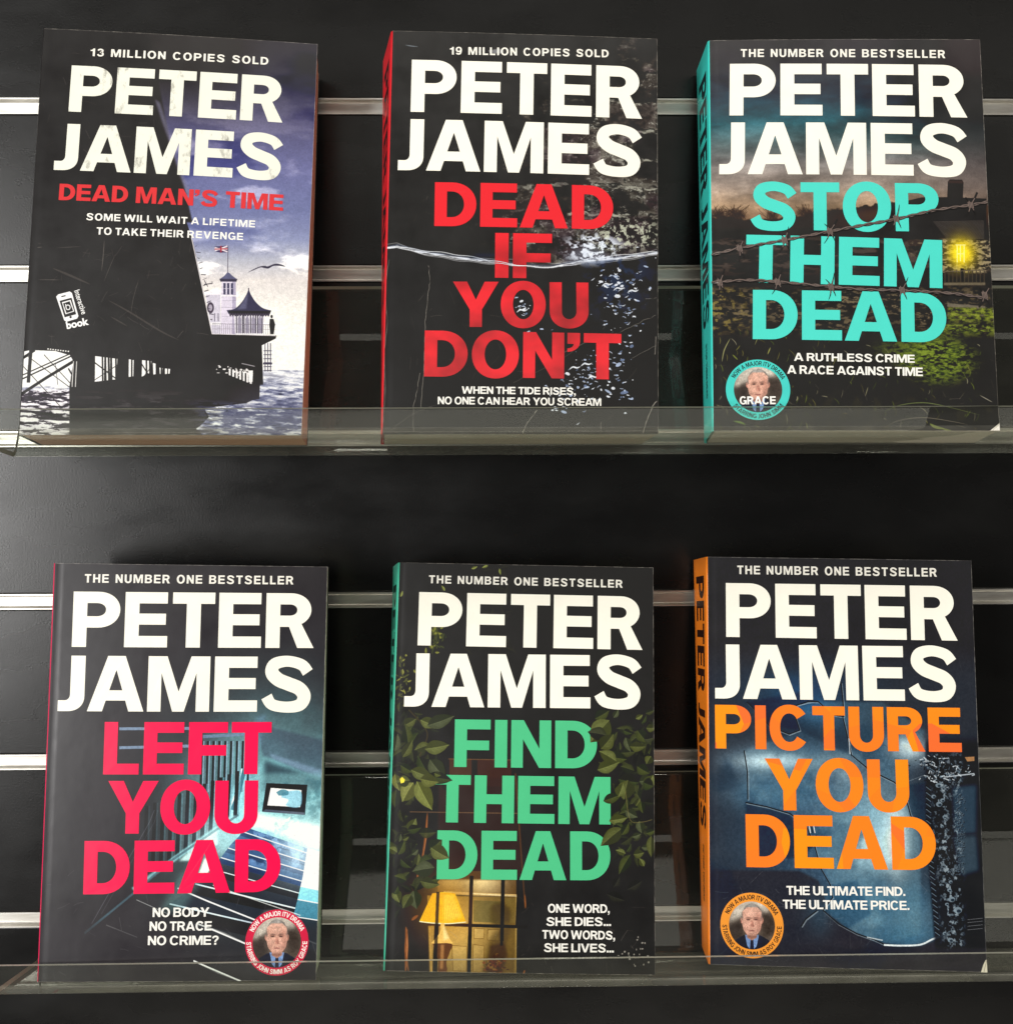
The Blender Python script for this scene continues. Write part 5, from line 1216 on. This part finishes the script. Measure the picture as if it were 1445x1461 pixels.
def badge(k, root, pm, fr, c, rx, ry, ix, iy, col, txt_col, top, bottom, t_arc, b_arc, cap):
    cm = to_mm(k, fr, c); e = to_mm(k, fr, (c[0]+rx, c[1])); t = to_mm(k, fr, (c[0], c[1]-ry))
    RX, RY = abs(e[0]-cm[0]), abs(t[1]-cm[1]); IX, IY = RX*ix/rx, RY*iy/ry
    N = 72; v, f = [], []
    for i in range(N):
        a = 2*PI*i/N
        for q, w_, l in ((RX, RY, .0), (RX*.995, RY*.995, .09), (IX, IY, .09), (IX*.995, IY*.995, .05)): v.append(V3(k, cm[0] + q*math.sin(a), cm[1] + w_*math.cos(a), l))
    for i in range(N):
        j = (i+1) % N
        for q in range(3): f.append((i*4+q, i*4+q+1, j*4+q+1, j*4+q))
    b = mesh_obj('badge', v, f, ink('badge_print_' + str(k), col), root)
    v = [V3(k, cm[0], cm[1], .07)] + [V3(k, cm[0] + IX*1.0*math.sin(2*PI*i/N), cm[1] + IY*1.0*math.cos(2*PI*i/N), .07) for i in range(N)]
    f = [(0, 1 + (i+1) % N, 1 + i) for i in range(N)]
    uv = [uvof(cm[0], cm[1])] + [uvof(cm[0] + IX*math.sin(2*PI*i/N), cm[1] + IY*math.cos(2*PI*i/N)) for i in range(N)]
    mesh_obj('portrait', v, f, pm, b, uvs=uv)
    L = Letters(k)
    mx, my = (RX+IX)/2, (RY+IY)/2
    L.ring_text(top, cm, mx, my, t_arc[0], t_arc[1], cap, True); L.ring_text(bottom, cm, mx, my, b_arc[0], b_arc[1], cap, False)
    L.build('badge_lettering', ink('badge_ink_' + str(k), txt_col), b)
    return b

WHITE = (249, 246, 232)
def set_text(k, root, headline, author, title, tag, title_col, white=WHITE, wear=0, name_mat=None, title_mat=None):
    L = Letters(k)
    for ln in headline: L.line(*ln, s=.235, b=.185, track=.235, space=.60, rise=.06)
    L.build('headline_lettering', ink('headline_ink_' + str(k), (240, 237, 226)), root)
    L = Letters(k)
    for ln in author: L.line(*ln)
    L.build('author_lettering', name_mat or ink('author_ink_' + str(k), white, .30, wear), root)
    L = Letters(k)
    for ln in title: L.line(*ln)
    L.build('title_lettering', title_mat or ink('title_ink_' + str(k), title_col, .30), root)
    if tag:
        L = Letters(k)
        for ln in tag: L.line(*ln[:5], s=.22, b=.178, track=ln[5] if len(ln) > 5 else .075, space=.30, rise=.06)
        L.build('tagline_lettering', ink('tagline_ink_' + str(k), (244, 242, 234)), root)

# first ledge, pier
b1, p1 = book(1, 'black paperback showing a seaside pier, kiosk and cloudy sky, lettered in distressed white', art_pier(), (34, 32, 32), (226, 178, 144), rough=.38)
set_text(1, b1, [("13 MILLION COPIES SOLD", 0, (390, 182), (1153, 220), 33)],
         [("PETER", 0, (296, 420), (1214, 468), 199), ("JAMES", 0, (232, 670), (1209, 717), 200)],
         [("DEAD MAN'S TIME", 0, (254, 800), (1216, 847), 70)],
         [("SOME WILL WAIT A LIFETIME", 0, (373, 888), (1097, 920), 30, .19), ("TO TAKE THEIR REVENGE", 1, (418, 47), (1046, 72), 31, .19)], (214, 52, 56), (236, 236, 222), 1.0)
def small_font(k, body, fr, p, ang, size, squash, off, name, root, m):
    cu = bpy.data.curves.new(name, 'FONT'); cu.body = body; cu.size = 1; cu.offset = off; cu.resolution_u = 3
    tmp = bpy.data.objects.new(name, cu); SC.collection.objects.link(tmp)
    dg = bpy.context.evaluated_depsgraph_get()
    me = bpy.data.meshes.new_from_object(tmp.evaluated_get(dg))
    bpy.data.objects.remove(tmp); bpy.data.curves.remove(cu)
    a = to_mm(k, fr, p); c, s = math.cos(ang), math.sin(ang)
    for q in me.vertices:
        x, y = q.co.x*size*squash, q.co.y*size
        q.co = V3(k, a[0] + c*x - s*y, a[1] + s*x + c*y, .03)
    me.materials.clear(); me.materials.append(m); me.name = name
    return link(bpy.data.objects.new(name, me), root)
wi = ink('emblem_ink', (246, 246, 244))
small_font(1, 'Interactive', 1, (321, 287), -1.22, 4.3, .78, .008, 'emblem_lettering', b1, wi)
small_font(1, 'book', 1, (289, 451), .235, 5.7, .98, .035, 'emblem_lettering', b1, wi)

# first ledge, waterline
def red_fade():
    m = mat('title_ink_2', lin(222, 38, 46), .28)
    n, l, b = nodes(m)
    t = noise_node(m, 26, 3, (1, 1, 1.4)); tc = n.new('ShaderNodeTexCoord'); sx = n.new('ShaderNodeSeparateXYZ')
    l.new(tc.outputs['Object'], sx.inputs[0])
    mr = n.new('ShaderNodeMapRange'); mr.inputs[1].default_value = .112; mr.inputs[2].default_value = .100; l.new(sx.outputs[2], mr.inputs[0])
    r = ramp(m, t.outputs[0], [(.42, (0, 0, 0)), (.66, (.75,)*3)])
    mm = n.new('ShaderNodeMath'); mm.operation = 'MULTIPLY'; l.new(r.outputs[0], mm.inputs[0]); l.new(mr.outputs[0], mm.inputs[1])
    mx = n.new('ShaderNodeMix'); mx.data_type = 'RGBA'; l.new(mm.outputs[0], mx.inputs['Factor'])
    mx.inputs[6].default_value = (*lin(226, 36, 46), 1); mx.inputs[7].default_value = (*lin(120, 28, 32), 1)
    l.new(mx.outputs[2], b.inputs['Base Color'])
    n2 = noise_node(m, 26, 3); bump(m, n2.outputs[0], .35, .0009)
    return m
ov2 = []
a2 = art_water(ov2)
b2, p2 = book(2, 'worn black paperback with huge red title, rough stone wall and a waterline across it', a2, (214, 34, 44), (196, 188, 168), [(1, o) for o in ov2], 'printed_foam', rough=.34)
set_text(2, b2, [("19 MILLION COPIES SOLD", 0, (427, 175), (1108, 187), 33)],
         [("PETER", 0, (258, 420), (1251, 450), 224), ("JAMES", 0, (203, 670), (1249, 700), 220)],
         [("DEAD", 0, (360, 912), (1127, 928), 188), ("IF", 1, (620, 232), (866, 236), 192), ("YOU", 1, (440, 442), (1022, 446), 194), ("DON'T", 1, (316, 654), (1162, 668), 197)],
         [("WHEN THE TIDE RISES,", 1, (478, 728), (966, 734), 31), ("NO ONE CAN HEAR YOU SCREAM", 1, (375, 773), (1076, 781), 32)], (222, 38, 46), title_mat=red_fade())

# first ledge, barbed wire
ov = []
a3 = art_cottage(ov)
portrait(a3, 1, (349, 711), 104, 98); print_grain(a3, 1, (349, 711), 106, 100)
a3.P(1, [(1340, 890), (1386, 890), (1388, 852)], (226, 222, 210)); a3.L(1, [(1352, 888), (1384, 860)], 2, (150, 140, 126), .8)
b3, p3 = book(3, 'paperback with turquoise title and spine, barbed wire and a yellow lit cottage window', a3, (58, 204, 192), (200, 194, 176), [(1, o) for o in ov], 'printed_wire')
set_text(3, b3, [("THE NUMBER ONE BESTSELLER", 0, (275, 185), (1153, 190), 34)],
         [("PETER", 0, (227, 436), (1248, 445), 222), ("JAMES", 0, (183, 688), (1249, 700), 222)],
         [("STOP", 0, (318, 930), (1126, 938), 205), ("THEM", 1, (295, 250), (1139, 277), 204), ("DEAD", 1, (326, 494), (1158, 511), 211)],
         [("A RUTHLESS CRIME", 1, (503, 588), (1020, 597), 34), ("A RACE AGAINST TIME", 1, (474, 643), (1055, 654), 36)], (74, 214, 198))
g3 = badge(3, b3, p3, 1, (349, 711), 138, 129, 104, 97, (64, 204, 194), (24, 40, 42), 'NOW A MAJOR ITV DRAMA', 'STARRING JOHN SIMM', (-62, 66), (-56, 56), 2.5)
L = Letters(3); L.line('GRACE', 1, (271, 774), (425, 774), 34, s=.24, b=.19, rise=.02, base=.14); L.build('badge_lettering', ink('badge_name_ink', (248, 246, 240)), g3)

# second ledge, stairs
a4 = art_stairs(); portrait(a4, 1, (1143, 677), 101, 105); print_grain(a4, 1, (1143, 677), 103, 107)
b4, p4 = book(4, 'paperback with crimson title over a dim teal staircase and a crimson round badge', a4, (228, 24, 84), (226, 220, 192))
set_text(4, b4, [("THE NUMBER ONE BESTSELLER", 0, (350, 148), (1210, 156), 35)],
         [("PETER", 0, (297, 413), (1293, 418), 228), ("JAMES", 0, (238, 678), (1285, 680), 229)],
         [("LEFT", 0, (428, 938), (1117, 936), 216), ("YOU", 1, (443, 228), (1062, 224), 217), ("DEAD", 1, (345, 479), (1156, 467), 220)],
         [("NO BODY", 1, (632, 571), (865, 569), 38), ("NO TRACE", 1, (619, 628), (875, 626), 38), ("NO CRIME?", 1, (612, 687), (903, 685), 38)], (240, 0, 74))
badge(4, b4, p4, 1, (1143, 677), 130, 136, 100, 104, (208, 26, 66), (246, 238, 232), 'NOW A MAJOR ITV DRAMA', 'STARRING JOHN SIMM AS ROY GRACE', (-66, 66), (-92, 92), 2.6)

# second ledge, leaves and lamp
ov = []
class Tagged(list):
    pass
a5 = None
def build_leaves():
    """collect each overlying leaf together with the frame it was laid out in"""
    out = []
    keep = leaf.__globals__['leaf']
    def wrap(A, fr, p, ang, ln, wd, col, o=None, a=1):
        tmp = [] if o is not None else None
        keep(A, fr, p, ang, ln, wd, col, tmp, a)
        if tmp: out.append((fr, tmp[0]))
    leaf.__globals__['leaf'] = wrap
    A = art_leaves([])
    leaf.__globals__['leaf'] = keep
    return A, out
a5, ov5 = build_leaves()
b5, p5 = book(5, 'paperback with mint green title among leaves above a glowing table lamp', a5, (66, 178, 148), (198, 192, 170), ov5, 'printed_leaves')
set_text(5, b5, [("THE NUMBER ONE BESTSELLER", 0, (337, 157), (1168, 177), 34)],
         [("PETER", 0, (288, 424), (1253, 444), 229), ("JAMES", 0, (230, 687), (1250, 697), 229)],
         [("FIND", 0, (445, 946), (1058, 953), 204), ("THEM", 1, (358, 190), (1116, 200), 204), ("DEAD", 1, (370, 435), (1116, 440), 210)],
         [("ONE WORD,", 1, (847, 578), (1112, 580), 37), ("SHE DIES...", 1, (840, 635), (1118, 636), 37), ("TWO WORDS,", 1, (823, 690), (1135, 695), 37), ("SHE LIVES...", 1, (830, 747), (1130, 750), 37)], (76, 192, 134))

# second ledge, broken mirror
def shards():
    m = ink('title_ink_6', (246, 132, 24), .28)
    n, l, b = nodes(m)
    tc = n.new('ShaderNodeTexCoord'); v = n.new('ShaderNodeTexVoronoi'); v.inputs['Scale'].default_value = 34
    l.new(tc.outputs['Object'], v.inputs['Vector'])
    r = ramp(m, v.outputs['Color'], [(.30, lin(248, 146, 20)), (.55, lin(244, 126, 30)), (.8, lin(240, 108, 48))])
    l.new(r.outputs[0], b.inputs['Base Color'])
    return m
a6 = art_glass(); portrait(a6, 1, (368, 608), 96, 100); print_grain(a6, 1, (368, 608), 98, 102)
a6.P(1, [(1308, 802), (1336, 803), (1338, 745), (1328, 750), (1318, 770)], (222, 214, 196)); a6.L(1, [(1322, 796), (1332, 752)], 2, (130, 118, 100), .8)
b6, p6 = book(6, 'paperback with orange title and spine over a cracked blue mirror', a6, (238, 130, 32), (204, 198, 180))
set_text(6, b6, [("THE NUMBER ONE BESTSELLER", 0, (308, 113), (1130, 124), 35)],
         [("PETER", 0, (262, 372), (1216, 388), 222), ("JAMES", 0, (217, 626), (1215, 638), 223)],
         [("PICTURE", 0, (218, 832), (1233, 847), 180), ("YOU", 1, (425, 132), (1017, 138), 213), ("DEAD", 1, (345, 367), (1128, 380), 218)],
         [("THE ULTIMATE FIND.", 1, (510, 481), (998, 485), 37), ("THE ULTIMATE PRICE.", 1, (495, 538), (1015, 543), 37)], (246, 132, 24), title_mat=shards())
badge(6, b6, p6, 1, (368, 608), 130, 135, 95, 99, (238, 150, 50), (40, 30, 26), 'NOW A MAJOR ITV DRAMA', 'STARRING JOHN SIMM AS ROY GRACE', (-66, 66), (-90, 90), 2.6)

# lettering down the spines
for k, root, col, title, z0, z1 in ((2, b2, (40, 16, 18), "DEAD IF YOU DON'T", 218, 74), (3, b3, (18, 36, 40), 'STOP THEM DEAD', 216, 64), (5, b5, (20, 46, 40), 'FIND THEM DEAD', 218, 70), (6, b6, (44, 22, 16), 'PICTURE YOU DEAD', 220, 72)):
    L = Letters(k); L.spine('PETER JAMES', z0, z1, THICK[k]*.48, THICK[k]*.60)
    L.spine(title, z1 - 10, z1 - 42, THICK[k]*.5, 5.5)
    L.build('spine_lettering', ink('spine_ink_' + str(k), col), root)
